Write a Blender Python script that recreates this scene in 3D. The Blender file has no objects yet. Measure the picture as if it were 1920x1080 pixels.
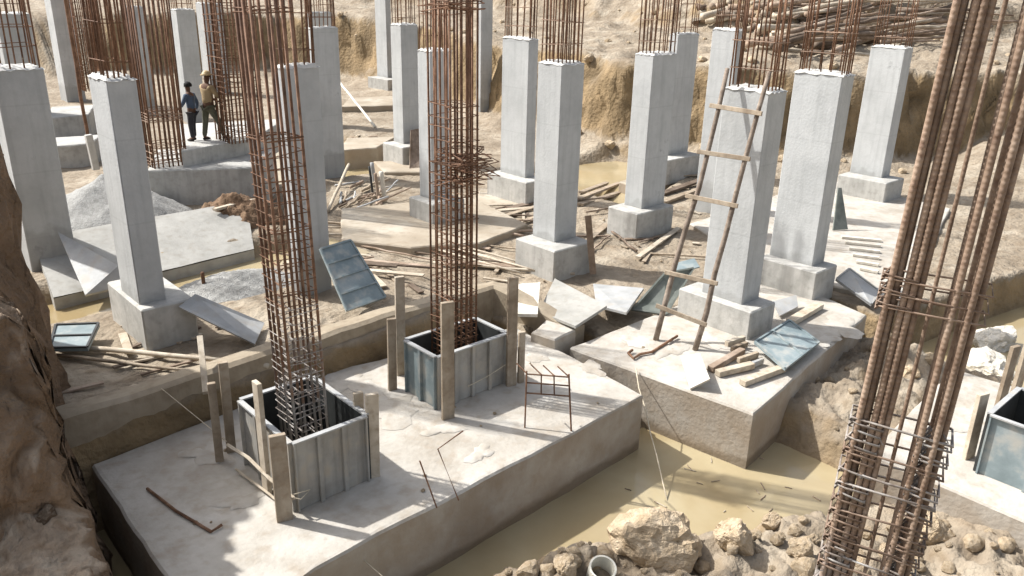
import bpy, bmesh, math, random
import numpy as np
from mathutils import Vector, Matrix, noise as mnoise
random.seed(7); RS = np.random.RandomState(5)
SC = bpy.context.scene; COL = SC.collection
R = math.radians
# ------------------------------------------------------------------ camera model
F, PI_, RO, YA, H = 1519.15, 0.358695, 0.0234062, 0.827710, 5.0
c_, s_ = math.cos, math.sin
e1 = np.array([s_(YA), c_(YA), 0]); e2 = np.array([s_(YA - math.pi/2), c_(YA - math.pi/2), 0])
Rw = np.array([e1, e2, [0, 0, 1]])
fw = np.array([0, c_(PI_), -s_(PI_)]); rr = np.array([1., 0, 0]); uu = np.cross(rr, fw)
FW, R2, U2 = Rw @ fw, Rw @ (c_(RO)*rr + s_(RO)*uu), Rw @ (-s_(RO)*rr + c_(RO)*uu)
def proj(P):
    d = np.array(P, float) - [0, 0, H]; w = d @ FW
    return 960 + F*(d @ R2)/w, 540 - F*(d @ U2)/w
def ray(x, y): return FW*F + R2*(x - 960) + U2*(540 - y)
def P(x, y, z=0.0):
    d = ray(x, y); t = (z - H)/d[2]
    return Vector((d[0]*t, d[1]*t, z))
def zat(x, y, p):
    d = ray(x, y); q = np.array([p[0], p[1]]); t = (q @ d[:2])/(d[:2] @ d[:2])
    return H + t*d[2]
def atX(x, y, X):
    d = ray(x, y); t = X/d[0]; return Vector((X, d[1]*t, H + d[2]*t))
def solve(C, dirv, tx):
    lo, hi = 0.0, 3.0
    s = proj(C)[0] < tx
    for _ in range(40):
        m = (lo + hi)/2
        x = proj((C[0] + dirv[0]*m, C[1] + dirv[1]*m, C[2]))[0]
        if (x < tx) == s: lo = m
        else: hi = m
    return (lo + hi)/2
cam = bpy.data.cameras.new('camera'); co = bpy.data.objects.new('camera', cam); COL.objects.link(co)
cam.lens = 36*F/1920; cam.sensor_width = 36; cam.clip_end = 2000; cam.clip_start = .05
M = Matrix.Identity(4)
for i in range(3): M[i][0], M[i][1], M[i][2] = R2[i], U2[i], -FW[i]
M[2][3] = H; co.matrix_world = M; SC.camera = co
# ------------------------------------------------------------------ light
S = Vector((-.335, .58, .74)).normalized()
w = bpy.data.worlds.new('World'); SC.world = w; w.use_nodes = True
nt = w.node_tree; sky = nt.nodes.new('ShaderNodeTexSky'); sky.sky_type = 'NISHITA'; sky.sun_disc = False
sky.sun_elevation = math.asin(S.z); sky.sun_rotation = math.atan2(S.x, S.y); sky.dust_density = 4.0; sky.air_density = 1.0
hsv = nt.nodes.new('ShaderNodeHueSaturation'); hsv.inputs['Saturation'].default_value = .5; nt.links.new(sky.outputs[0], hsv.inputs['Color']); nt.links.new(hsv.outputs[0], nt.nodes['Background'].inputs[0]); nt.nodes['Background'].inputs[1].default_value = .135
sl = bpy.data.lights.new('sun', 'SUN'); sl.energy = 4.3; sl.angle = R(.9); sl.color = (1, .982, .952)
so = bpy.data.objects.new('sun', sl); COL.objects.link(so); so.rotation_euler = S.to_track_quat('Z', 'Y').to_euler()
SC.view_settings.view_transform = 'Standard'; SC.view_settings.look = 'None'; SC.view_settings.exposure = .62; SC.view_settings.gamma = 1
# ------------------------------------------------------------------ materials
def mat(name, cols, scale=3., rough=.85, fine=None, bump=.3, bscale=40., streak=0., metal=0., rnd=.1, coord='Object', spec=.3, dist=.02, extra=None):
    m = bpy.data.materials.new(name); m.use_nodes = True; t = m.node_tree; N = t.nodes.new; L = t.links.new
    b = t.nodes['Principled BSDF']; b.inputs['Roughness'].default_value = rough; b.inputs['Metallic'].default_value = metal
    b.inputs['Specular IOR Level'].default_value = spec
    tc = N('ShaderNodeTexCoord'); oi = N('ShaderNodeObjectInfo')
    add = N('ShaderNodeVectorMath'); add.operation = 'ADD'
    L(tc.outputs[coord], add.inputs[0])
    if coord == 'Object':
        mu = N('ShaderNodeMath'); mu.operation = 'MULTIPLY'; mu.inputs[1].default_value = 37.; L(oi.outputs['Random'], mu.inputs[0]); L(mu.outputs[0], add.inputs[1])
    n1 = N('ShaderNodeTexNoise'); n1.inputs['Scale'].default_value = scale; n1.inputs['Detail'].default_value = 8; n1.inputs['Roughness'].default_value = .62
    L(add.outputs[0], n1.inputs['Vector'])
    r = N('ShaderNodeValToRGB'); els = r.color_ramp.elements
    while len(els) < len(cols): els.new(.5)
    for i, cc in enumerate(cols):
        els[i].position = .3 + .42*i/max(1, len(cols) - 1); els[i].color = (*cc, 1)
    L(n1.outputs[0], r.inputs[0]); cur = r.outputs[0]
    def over(fac_out, colr, k):
        nonlocal cur
        mx = N('ShaderNodeMix'); mx.data_type = 'RGBA'; mm = N('ShaderNodeMath'); mm.operation = 'MULTIPLY'; mm.inputs[1].default_value = k
        L(fac_out, mm.inputs[0]); L(mm.outputs[0], mx.inputs[0]); L(cur, mx.inputs[6]); mx.inputs[7].default_value = (*colr, 1); cur = mx.outputs[2]
    def ramped(node_out, a, bb):
        q = N('ShaderNodeMapRange'); q.inputs[1].default_value = a; q.inputs[2].default_value = bb; L(node_out, q.inputs[0]); return q.outputs[0]
    if fine:
        n2 = N('ShaderNodeTexNoise'); n2.inputs['Scale'].default_value = fine[0]; n2.inputs['Detail'].default_value = 5; L(add.outputs[0], n2.inputs['Vector'])
        over(ramped(n2.outputs[0], .5, .72), fine[1], fine[2])
    if streak:
        mp = N('ShaderNodeMapping'); mp.inputs['Scale'].default_value = (7, 7, .5); L(add.outputs[0], mp.inputs[0])
        n3 = N('ShaderNodeTexNoise'); n3.inputs['Scale'].default_value = 1.6; n3.inputs['Detail'].default_value = 6; L(mp.outputs[0], n3.inputs['Vector'])
        over(ramped(n3.outputs[0], .48, .75), tuple(x*.55 for x in cols[0]), streak)
    if extra: cur = extra(t, cur, add, tc) or cur
    if rnd:
        hs = N('ShaderNodeHueSaturation'); q = N('ShaderNodeMapRange'); q.inputs[3].default_value = 1 - rnd; q.inputs[4].default_value = 1 + rnd
        L(oi.outputs['Random'], q.inputs[0]); L(q.outputs[0], hs.inputs['Value']); L(cur, hs.inputs['Color']); cur = hs.outputs[0]
    L(cur, b.inputs['Base Color'])
    if bump:
        nb = N('ShaderNodeTexNoise'); nb.inputs['Scale'].default_value = bscale; nb.inputs['Detail'].default_value = 6; L(add.outputs[0], nb.inputs['Vector'])
        bp = N('ShaderNodeBump'); bp.inputs['Strength'].default_value = bump; bp.inputs['Distance'].default_value = dist; L(nb.outputs[0], bp.inputs['Height']); L(bp.outputs[0], b.inputs['Normal'])
    return m
def joints(t, cur, add, tc):       # faint horizontal formwork joint lines on the concrete shafts
    N = t.nodes.new; L = t.links.new
    sx = N('ShaderNodeSeparateXYZ'); L(tc.outputs['Object'], sx.inputs[0])
    m1 = N('ShaderNodeMath'); m1.operation = 'MODULO'; m1.inputs[1].default_value = 1.07; L(sx.outputs[2], m1.inputs[0])
    m2 = N('ShaderNodeMath'); m2.operation = 'LESS_THAN'; m2.inputs[1].default_value = .022; L(m1.outputs[0], m2.inputs[0])
    m3 = N('ShaderNodeMath'); m3.operation = 'MULTIPLY'; m3.inputs[1].default_value = .13; L(m2.outputs[0], m3.inputs[0])
    mx = N('ShaderNodeMix'); mx.data_type = 'RGBA'; L(m3.outputs[0], mx.inputs[0]); L(cur, mx.inputs[6]); mx.inputs[7].default_value = (.2, .2, .19, 1)
    # darker damp foot
    nz = N('ShaderNodeTexNoise'); nz.inputs['Scale'].default_value = 5; L(add.outputs[0], nz.inputs['Vector'])
    ad = N('ShaderNodeMath'); ad.operation = 'MULTIPLY_ADD'; ad.inputs[1].default_value = .5; L(nz.outputs[0], ad.inputs[0]); L(sx.outputs[2], ad.inputs[2])
    q = N('ShaderNodeMapRange'); q.inputs[1].default_value = .30; q.inputs[2].default_value = .42; q.inputs[3].default_value = .3; q.inputs[4].default_value = 0; L(ad.outputs[0], q.inputs[0])
    mx2 = N('ShaderNodeMix'); mx2.data_type = 'RGBA'; L(q.outputs[0], mx2.inputs[0]); L(mx.outputs[2], mx2.inputs[6]); mx2.inputs[7].default_value = (.16, .15, .13, 1)
    n5 = N('ShaderNodeTexNoise'); n5.inputs['Scale'].default_value = 1.1; n5.inputs['Detail'].default_value = 9; n5.inputs['Roughness'].default_value = .7; L(add.outputs[0], n5.inputs['Vector'])
    q5 = N('ShaderNodeMapRange'); q5.inputs[1].default_value = .64; q5.inputs[2].default_value = .70; q5.inputs[4].default_value = .6; L(n5.outputs[0], q5.inputs[0])
    mx5 = N('ShaderNodeMix'); mx5.data_type = 'RGBA'; L(q5.outputs[0], mx5.inputs[0]); L(mx2.outputs[2], mx5.inputs[6]); mx5.inputs[7].default_value = (.20, .20, .195, 1)
    return mx5.outputs[2]
m_col = mat('column concrete', [(.38, .388, .382), (.455, .463, .455), (.51, .518, .51)], 1.1, fine=(7, (.33, .335, .33), .25), streak=.25, bump=.25, bscale=25, rnd=.10, extra=joints)
m_plinth = mat('plinth concrete', [(.33, .325, .30), (.43, .42, .39), (.50, .485, .45)], 2.2, fine=(8, (.26, .25, .22), .5), streak=.3, bump=.25, bscale=25, rnd=.06)
m_mortar = mat('rough mortar', [(.5, .49, .46), (.62, .61, .57)], 8, bump=.6, bscale=30)
def side_mud(t, cur, add, tc):
    N = t.nodes.new; L = t.links.new
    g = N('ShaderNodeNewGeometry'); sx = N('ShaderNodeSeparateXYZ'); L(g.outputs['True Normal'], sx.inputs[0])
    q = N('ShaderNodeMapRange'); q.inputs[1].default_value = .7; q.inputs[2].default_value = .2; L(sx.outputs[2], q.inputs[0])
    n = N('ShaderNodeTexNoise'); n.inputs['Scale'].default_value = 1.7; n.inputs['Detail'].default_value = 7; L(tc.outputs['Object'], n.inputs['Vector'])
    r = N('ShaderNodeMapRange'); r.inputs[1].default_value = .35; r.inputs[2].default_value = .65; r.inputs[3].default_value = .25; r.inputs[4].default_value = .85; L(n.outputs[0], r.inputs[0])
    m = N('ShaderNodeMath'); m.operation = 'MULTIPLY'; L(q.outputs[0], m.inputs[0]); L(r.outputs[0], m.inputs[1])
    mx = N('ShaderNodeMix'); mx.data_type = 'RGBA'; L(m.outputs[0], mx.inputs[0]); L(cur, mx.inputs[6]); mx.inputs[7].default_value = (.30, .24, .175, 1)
    p = N('ShaderNodeSeparateXYZ'); L(g.outputs['Position'], p.inputs[0]); ad = N('ShaderNodeMath'); ad.operation = 'MULTIPLY_ADD'; ad.inputs[1].default_value = .35; L(n.outputs[0], ad.inputs[0]); L(p.outputs[2], ad.inputs[2])
    w_ = N('ShaderNodeMapRange'); w_.inputs[1].default_value = -.48; w_.inputs[2].default_value = -.56; w_.inputs[4].default_value = .7; L(ad.outputs[0], w_.inputs[0])
    mx2 = N('ShaderNodeMix'); mx2.data_type = 'RGBA'; L(w_.outputs[0], mx2.inputs[0]); L(mx.outputs[2], mx2.inputs[6]); mx2.inputs[7].default_value = (.16, .12, .075, 1)
    return mx2.outputs[2]
m_foot = mat('footing concrete', [(.32, .285, .235), (.44, .41, .36), (.53, .505, .455)], 1.3, fine=(6, (.32, .265, .20), .6), bump=.5, bscale=18, rnd=.0, extra=side_mud)
m_dusty = mat('dusty tan concrete', [(.25, .205, .15), (.36, .31, .24), (.46, .42, .35)], 1.0, fine=(4, (.24, .185, .125), .7), bump=.5, bscale=14, rnd=.05, extra=side_mud)
m_wall = mat('mud plastered wall', [(.25, .20, .14), (.33, .275, .20), (.38, .32, .24)], 1.6, fine=(6, (.2, .15, .1), .5), streak=.2, bump=.3, bscale=20, rnd=0)
m_apron = mat('grey blinding concrete', [(.27, .265, .24), (.36, .35, .32), (.43, .42, .385)], 1.5, fine=(7, (.27, .25, .21), .5), bump=.3, bscale=15, rnd=0)
def slope_tint(cliff, wetz=None):
    def f(t, cur, add, tc):
        N = t.nodes.new; L = t.links.new
        g = N('ShaderNodeNewGeometry'); sx = N('ShaderNodeSeparateXYZ'); L(g.outputs['Normal'], sx.inputs[0])
        q = N('ShaderNodeMapRange'); q.inputs[1].default_value = .8; q.inputs[2].default_value = .45; L(sx.outputs[2], q.inputs[0])
        mx = N('ShaderNodeMix'); mx.data_type = 'RGBA'; L(q.outputs[0], mx.inputs[0]); L(cur, mx.inputs[6])
        n = N('ShaderNodeTexNoise'); n.inputs['Scale'].default_value = 1.3; n.inputs['Detail'].default_value = 8; L(tc.outputs['Object'], n.inputs['Vector'])
        r = N('ShaderNodeValToRGB'); r.color_ramp.elements[0].position = .32; r.color_ramp.elements[1].position = .7
        r.color_ramp.elements[0].color = (*tuple(x*.6 for x in cliff), 1); r.color_ramp.elements[1].color = (*tuple(min(1, x*1.25) for x in cliff), 1)
        L(n.outputs[0], r.inputs[0]); L(r.outputs[0], mx.inputs[7]); cur = mx.outputs[2]
        if wetz is not None:
            p = N('ShaderNodeSeparateXYZ'); L(g.outputs['Position'], p.inputs[0])
            q = N('ShaderNodeMapRange'); q.inputs[1].default_value = wetz + .09; q.inputs[2].default_value = wetz; L(p.outputs[2], q.inputs[0])
            mx = N('ShaderNodeMix'); mx.data_type = 'RGBA'; mm = N('ShaderNodeMath'); mm.operation = 'MULTIPLY'; mm.inputs[1].default_value = .75; L(q.outputs[0], mm.inputs[0])
            L(mm.outputs[0], mx.inputs[0]); L(cur, mx.inputs[6]); mx.inputs[7].default_value = (.21, .15, .085, 1); cur = mx.outputs[2]
        return cur
    return f
m_earth = mat('site earth', [(.19, .15, .105), (.29, .24, .178), (.395, .345, .27)], .9, rough=.95, fine=(4, (.17, .125, .08), .7), bump=.9, bscale=8, rnd=0, dist=.09, extra=slope_tint((.25, .18, .10), -.82))
m_bank = mat('bank earth', [(.20, .145, .10), (.32, .25, .18), (.44, .365, .28)], 1.6, rough=.95, fine=(6, (.13, .085, .05), .6), bump=1., bscale=9, rnd=0, dist=.11, extra=slope_tint((.20, .135, .085)))  # steep faces coloured darker to deepen the bank's shaded side, flat tops stay light
m_rock = mat('clod earth', [(.34, .25, .15), (.48, .38, .26), (.56, .47, .35)], 3., rough=.95, fine=(12, (.27, .19, .11), .5), bump=.8, bscale=14, rnd=.12, dist=.04)
m_pale = mat('pale stone', [(.5, .46, .38), (.62, .58, .5), (.7, .66, .58)], 3., rough=.9, fine=(9, (.4, .34, .25), .4), bump=.7, bscale=12, rnd=.05, dist=.03)
m_gravel = mat('grey gravel', [(.24, .235, .22), (.34, .335, .315), (.42, .415, .395)], 12., rough=.95, fine=(40, (.2, .2, .19), .6), bump=1., bscale=50, rnd=0, dist=.03)
m_rust = mat('rusty steel', [(.085, .042, .024), (.185, .098, .056), (.30, .18, .115)], 6., rough=.75, fine=(30, (.06, .03, .018), .5), bump=.4, bscale=120, rnd=.35, dist=.004)
m_rustp = mat('pale rusty steel', [(.17, .095, .06), (.30, .20, .14), (.42, .31, .23)], 6., rough=.7, fine=(30, (.10, .055, .035), .5), bump=.4, bscale=120, rnd=.25, dist=.004)
def splash(zlim, k):
    def f(t, cur, add, tc):
        N = t.nodes.new; L = t.links.new
        sx = N('ShaderNodeSeparateXYZ'); L(tc.outputs['Object'], sx.inputs[0])
        n = N('ShaderNodeTexNoise'); n.inputs['Scale'].default_value = 6; n.inputs['Detail'].default_value = 6; L(add.outputs[0], n.inputs['Vector'])
        ma = N('ShaderNodeMath'); ma.operation = 'MULTIPLY_ADD'; ma.inputs[1].default_value = 2.4; L(n.outputs[0], ma.inputs[0]); L(sx.outputs[2], ma.inputs[2])
        q = N('ShaderNodeMapRange'); q.inputs[1].default_value = zlim + 1.2 + .25; q.inputs[2].default_value = zlim + 1.2 - .35; q.inputs[3].default_value = 0; q.inputs[4].default_value = k; L(ma.outputs[0], q.inputs[0])
        mx = N('ShaderNodeMix'); mx.data_type = 'RGBA'; L(q.outputs[0], mx.inputs[0]); L(cur, mx.inputs[6]); mx.inputs[7].default_value = (.36, .345, .325, 1); return mx.outputs[2]
    return f
m_rusts = mat('rusty steel splashed with cement', [(.08, .042, .026), (.175, .098, .06), (.29, .18, .12)], 6., rough=.75, fine=(30, (.06, .03, .018), .5), bump=.4, bscale=120, rnd=.35, dist=.004, extra=splash(1.15, .85))
m_ribs = mat('ribbed bar splashed with cement', [(.14, .09, .06), (.255, .178, .125), (.37, .28, .21)], 5., rough=.65, fine=(25, (.10, .05, .03), .6), bump=.4, bscale=90, rnd=.2, dist=.004, spec=.4, extra=splash(2.9, .6))
m_ribbed = mat('ribbed rusty bar', [(.13, .085, .058), (.23, .16, .115), (.33, .25, .19)], 5., rough=.65, fine=(25, (.10, .05, .03), .6), bump=.4, bscale=90, rnd=.2, dist=.004, spec=.4)
m_cem = mat('cement coated steel', [(.13, .095, .075), (.27, .235, .205), (.42, .405, .38)], 7., rough=.75, fine=(22, (.5, .49, .47), .5), bump=.5, bscale=90, rnd=.2, dist=.004)
m_wood = mat('weathered wood', [(.22, .17, .12), (.35, .285, .21), (.46, .39, .30)], 3., rough=.85, fine=(14, (.22, .15, .09), .5), streak=.35, bump=.4, bscale=40, rnd=.15, dist=.006)
m_rail = mat('bark brown pole', [(.13, .10, .075), (.24, .19, .15), (.37, .31, .25)], 4, rough=.85, fine=(14, (.08, .05, .03), .6), bump=.5, bscale=40, rnd=.05, dist=.008)
m_woodp = mat('pale wood', [(.34, .28, .205), (.47, .405, .315), (.58, .52, .42)], 3., rough=.85, fine=(14, (.25, .19, .13), .55), bump=.3, bscale=40, rnd=.12, dist=.006)
m_woodd = mat('grey brown logs', [(.13, .09, .06), (.26, .195, .145), (.40, .325, .26)], 2., rough=.9, fine=(10, (.1, .07, .045), .5), bump=.4, bscale=30, rnd=.45, dist=.01)
m_steel = mat('grey form steel', [(.27, .255, .225), (.37, .355, .32), (.47, .455, .415)], 2.5, rough=.6, fine=(5, (.40, .34, .26), .8), streak=.5, metal=.0, bump=.1, bscale=30, rnd=.05)
m_blue = mat('blue grey form steel', [(.16, .20, .21), (.23, .28, .29), (.34, .38, .385)], 2.5, rough=.5, fine=(5, (.42, .40, .35), .75), metal=.05, bump=.1, bscale=30, rnd=.05)
m_sheet = mat('pale form sheet', [(.29, .295, .29), (.39, .395, .39), (.48, .48, .465)], 2.2, rough=.55, fine=(6, (.38, .33, .26), .5), metal=.1, bump=.15, bscale=20, rnd=.08)
m_dark = mat('near black steel', [(.02, .022, .022), (.05, .052, .05)], 3, rough=.5, rnd=0, bump=.1)  # plain near black tone, also on the far panels of the formwork boxes
m_green = mat('dull green board', [(.10, .115, .10), (.17, .185, .165), (.24, .25, .22)], 3, rough=.7, rnd=.1, bump=.2)
def fmat(name, c, rough=.8): return mat(name, [tuple(x*.75 for x in c), c, tuple(min(1, x*1.15) for x in c)], 6, rough=rough, bump=.15, bscale=50, rnd=0)
m_skin = fmat('dark skin', (.12, .065, .04)); m_bshirt = fmat('blue shirt', (.075, .105, .155)); m_dkt = fmat('dark trousers', (.035, .035, .04))
m_tan = fmat('tan shirt', (.34, .25, .14)); m_olive = fmat('olive trousers', (.11, .11, .075)); m_hat = fmat('cream hard hat', (.5, .38, .2), .5); m_hair = fmat('black hair', (.012, .011, .01)); m_shoe = fmat('shoe', (.03, .025, .02))
m_rope = fmat('jute string', (.55, .48, .36)); m_pvc = fmat('pale pipe', (.6, .58, .5), .5); m_soil = mat('shade dark soil', [(.09, .055, .03), (.16, .10, .06), (.22, .15, .09)], 4, rough=.95, bump=.8, bscale=14, rnd=0, dist=.05)
mw = bpy.data.materials.new('muddy water'); mw.use_nodes = True
def water_mat(m):
    t = m.node_tree; N = t.nodes.new; L = t.links.new; b = t.nodes['Principled BSDF']; b.inputs['Roughness'].default_value = .09
    tc = N('ShaderNodeTexCoord'); n = N('ShaderNodeTexNoise'); n.inputs['Scale'].default_value = .55; n.inputs['Detail'].default_value = 8; n.inputs['Distortion'].default_value = .8; L(tc.outputs['Object'], n.inputs['Vector'])
    r = N('ShaderNodeValToRGB'); r.color_ramp.elements[0].position = .3; r.color_ramp.elements[1].position = .72
    r.color_ramp.elements[0].color = (.29, .22, .115, 1); r.color_ramp.elements[1].color = (.42, .355, .225, 1); L(n.outputs[0], r.inputs[0]); L(r.outputs[0], b.inputs['Base Color'])
    n2 = N('ShaderNodeTexNoise'); n2.inputs['Scale'].default_value = 5; n2.inputs['Detail'].default_value = 3; L(tc.outputs['Object'], n2.inputs['Vector'])
    bp = N('ShaderNodeBump'); bp.inputs['Strength'].default_value = .12; bp.inputs['Distance'].default_value = .03; L(n2.outputs[0], bp.inputs['Height']); L(bp.outputs[0], b.inputs['Normal'])
water_mat(mw)
# ------------------------------------------------------------------ mesh helpers
def link_mesh(name, me, m, parent=None, loc=(0, 0, 0), rot=None):
    o = bpy.data.objects.new(name, me); COL.objects.link(o)
    if m and not me.materials: me.materials.append(m)
    o.location = loc
    if rot: o.rotation_euler = rot
    if parent: o.parent = parent
    return o
def mk(V, Fc, smooth=False):
    me = bpy.data.meshes.new('mesh'); me.from_pydata([tuple(v) for v in V], [], Fc); me.validate()
    bm = bmesh.new(); bm.from_mesh(me); bmesh.ops.recalc_face_normals(bm, faces=bm.faces); bm.to_mesh(me); bm.free()
    if smooth:
        for p in me.polygons: p.use_smooth = True
    return me
class MB:
    def __init__(s): s.V, s.F = [], []
    def add(s, V, Fc):
        n = len(s.V); s.V += [tuple(v) for v in V]; s.F += [tuple(i + n for i in f) for f in Fc]; return s
    def box(s, a, b):
        (x0, y0, z0), (x1, y1, z1) = a, b
        return s.add([(x0,y0,z0),(x1,y0,z0),(x1,y1,z0),(x0,y1,z0),(x0,y0,z1),(x1,y0,z1),(x1,y1,z1),(x0,y1,z1)], [(0,3,2,1),(4,5,6,7),(0,1,5,4),(1,2,6,5),(2,3,7,6),(3,0,4,7)])
    def tube(s, pts, r, n=6, r2=None):
        pts = [Vector(p) for p in pts]; V = []; Fc = []
        k = len(pts); up = Vector((0.123, .31, .9))
        for i, p in enumerate(pts):
            d = (pts[min(i+1, k-1)] - pts[max(i-1, 0)]).normalized()
            u = d.cross(up)
            if u.length < .1: u = d.cross(Vector((1, 0, 0)))
            u.normalize(); v = d.cross(u); q = r if r2 is None else r + (r2 - r)*i/(k-1)
            for j in range(n):
                a = 2*math.pi*j/n; V.append(p + u*q*math.cos(a) + v*q*math.sin(a))
        for i in range(k-1):
            for j in range(n):
                Fc.append((i*n+j, i*n+(j+1)%n, (i+1)*n+(j+1)%n, (i+1)*n+j))
        Fc.append(tuple(range(n))[::-1]); Fc.append(tuple((k-1)*n+j for j in range(n)))
        return s.add(V, Fc)
    def beam(s, a, b, wd, th, up=(0, 0, 1)):
        a, b = Vector(a), Vector(b); d = (b-a).normalized(); u = d.cross(Vector(up))
        if u.length < .05: u = d.cross(Vector((1, 0, 0)))
        u.normalize(); v = u.cross(d)
        V = [p + u*wd/2*i + v*th/2*j for p in (a, b) for i, j in ((-1,-1),(1,-1),(1,1),(-1,1))]
        return s.add(V, [(0,1,2,3),(7,6,5,4),(0,4,5,1),(1,5,6,2),(2,6,7,3),(3,7,4,0)])
    def mesh(s, smooth=False): return mk(s.V, s.F, smooth)
def bevelled(me, wd=.012, seg=1, jit=0, cuts=0):
    bm = bmesh.new(); bm.from_mesh(me)
    bmesh.ops.bevel(bm, geom=list(bm.edges), offset=wd, segments=seg, affect='EDGES')
    if cuts: bmesh.ops.subdivide_edges(bm, edges=[e for e in bm.edges if e.calc_length() > .3], cuts=cuts, use_grid_fill=True)
    if jit:
        for v in bm.verts: v.co += Vector(mnoise.noise_vector(v.co*3.1))*jit
    bm.to_mesh(me); bm.free(); return me
def tag(o, label=None, cat=None, group=None, kind=None):
    if label: o['label'] = label
    if cat: o['category'] = cat
    if group: o['group'] = group
    if kind: o['kind'] = kind
    return o
def empty(name, loc, label, cat, group=None):
    o = bpy.data.objects.new(name, None); COL.objects.link(o); o.location = loc; o.empty_display_size = .1
    return tag(o, label, cat, group)
def single(name, mb, m, label, cat, group=None, kind=None, smooth=False, bev=0):
    V = np.array(mb.V); c = V.mean(0); c[2] = V[:, 2].min(); V = V - c
    me = mk(V.tolist(), mb.F, smooth)
    if bev: bevelled(me, bev)
    return tag(link_mesh(name, me, m, None, tuple(c)), label, cat, group, kind)
# ------------------------------------------------------------------ numpy noise
PERM = RS.permutation(256); VAL = RS.rand(256)*2 - 1
def vnoise(x, y):
    xi = np.floor(x).astype(int); yi = np.floor(y).astype(int); fx = x - xi; fy = y - yi
    fx = fx*fx*(3-2*fx); fy = fy*fy*(3-2*fy)
    h = lambda a, b: VAL[PERM[(PERM[a & 255] + b) & 255]]
    return (h(xi,yi)*(1-fx)+h(xi+1,yi)*fx)*(1-fy)+(h(xi,yi+1)*(1-fx)+h(xi+1,yi+1)*fx)*fy
def fbm(x, y, o=4, ridged=False):
    a = 1.; t = 0*x; n = 0
    for i in range(o):
        v = vnoise(x + 13.7*i, y - 7.1*i); v = 1 - 2*abs(v) if ridged else v
        t = t + a*v; n += a; a *= .52; x = x*2.03; y = y*2.03
    return t/n
def ss(v, a, b):
    t = np.clip((v - a)/(b - a), 0, 1); return t*t*(3 - 2*t)
def sdpoly(x, y, poly):
    d = np.full(x.shape, 1e9); ins = np.zeros(x.shape, bool); n = len(poly)
    for i in range(n):
        ax, ay = poly[i]; bx, by = poly[(i+1) % n]; ex, ey = bx-ax, by-ay
        t = np.clip(((x-ax)*ex+(y-ay)*ey)/(ex*ex+ey*ey+1e-12), 0, 1)
        d = np.minimum(d, np.hypot(x-ax-t*ex, y-ay-t*ey))
        cnd = ((ay > y) != (by > y)) & (x < (bx-ax)*(y-ay)/(by-ay+1e-12)+ax); ins ^= cnd
    return np.where(ins, -d, d)
# ------------------------------------------------------------------ ground
pit_front = [(1.0, -20), (1.0, 8.72), (1.8, 8.74), (8.0, 9.18), (8.02, 8.3), (8.35, 7.4), (8.6, 7.6), (13.5, 7.6), (13.3, 5.2), (14.5, 4.9), (16.5, 4.6), (20.5, 4.0), (21.5, 2.5), (22, -20)]
cliff = [(60, 2.5), (40, 4.6), (31, 7.6), (29, 9.0), (26.6, 10.6), (24.0, 12.2), (22.2, 14.5), (21.2, 18.0), (21.6, 23), (23.4, 30), (24.4, 38), (22, 44), (10, 50), (-40, 52), (-40, 300), (300, 300), (300, 2.5)]
pools = [([(2.2, 12.3), (6.2, 12.7), (8.0, 13.0), (7.9, 14.2), (2.0, 13.9)], .02),
         ([(9, 20), (13.5, 19.6), (15.5, 23), (14.5, 27), (9.5, 24)], -.35), ([(15.5, 12.5), (21, 14.5), (20.6, 17.6), (16.5, 17.5)], -.38)]
LAST = {}
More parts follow.
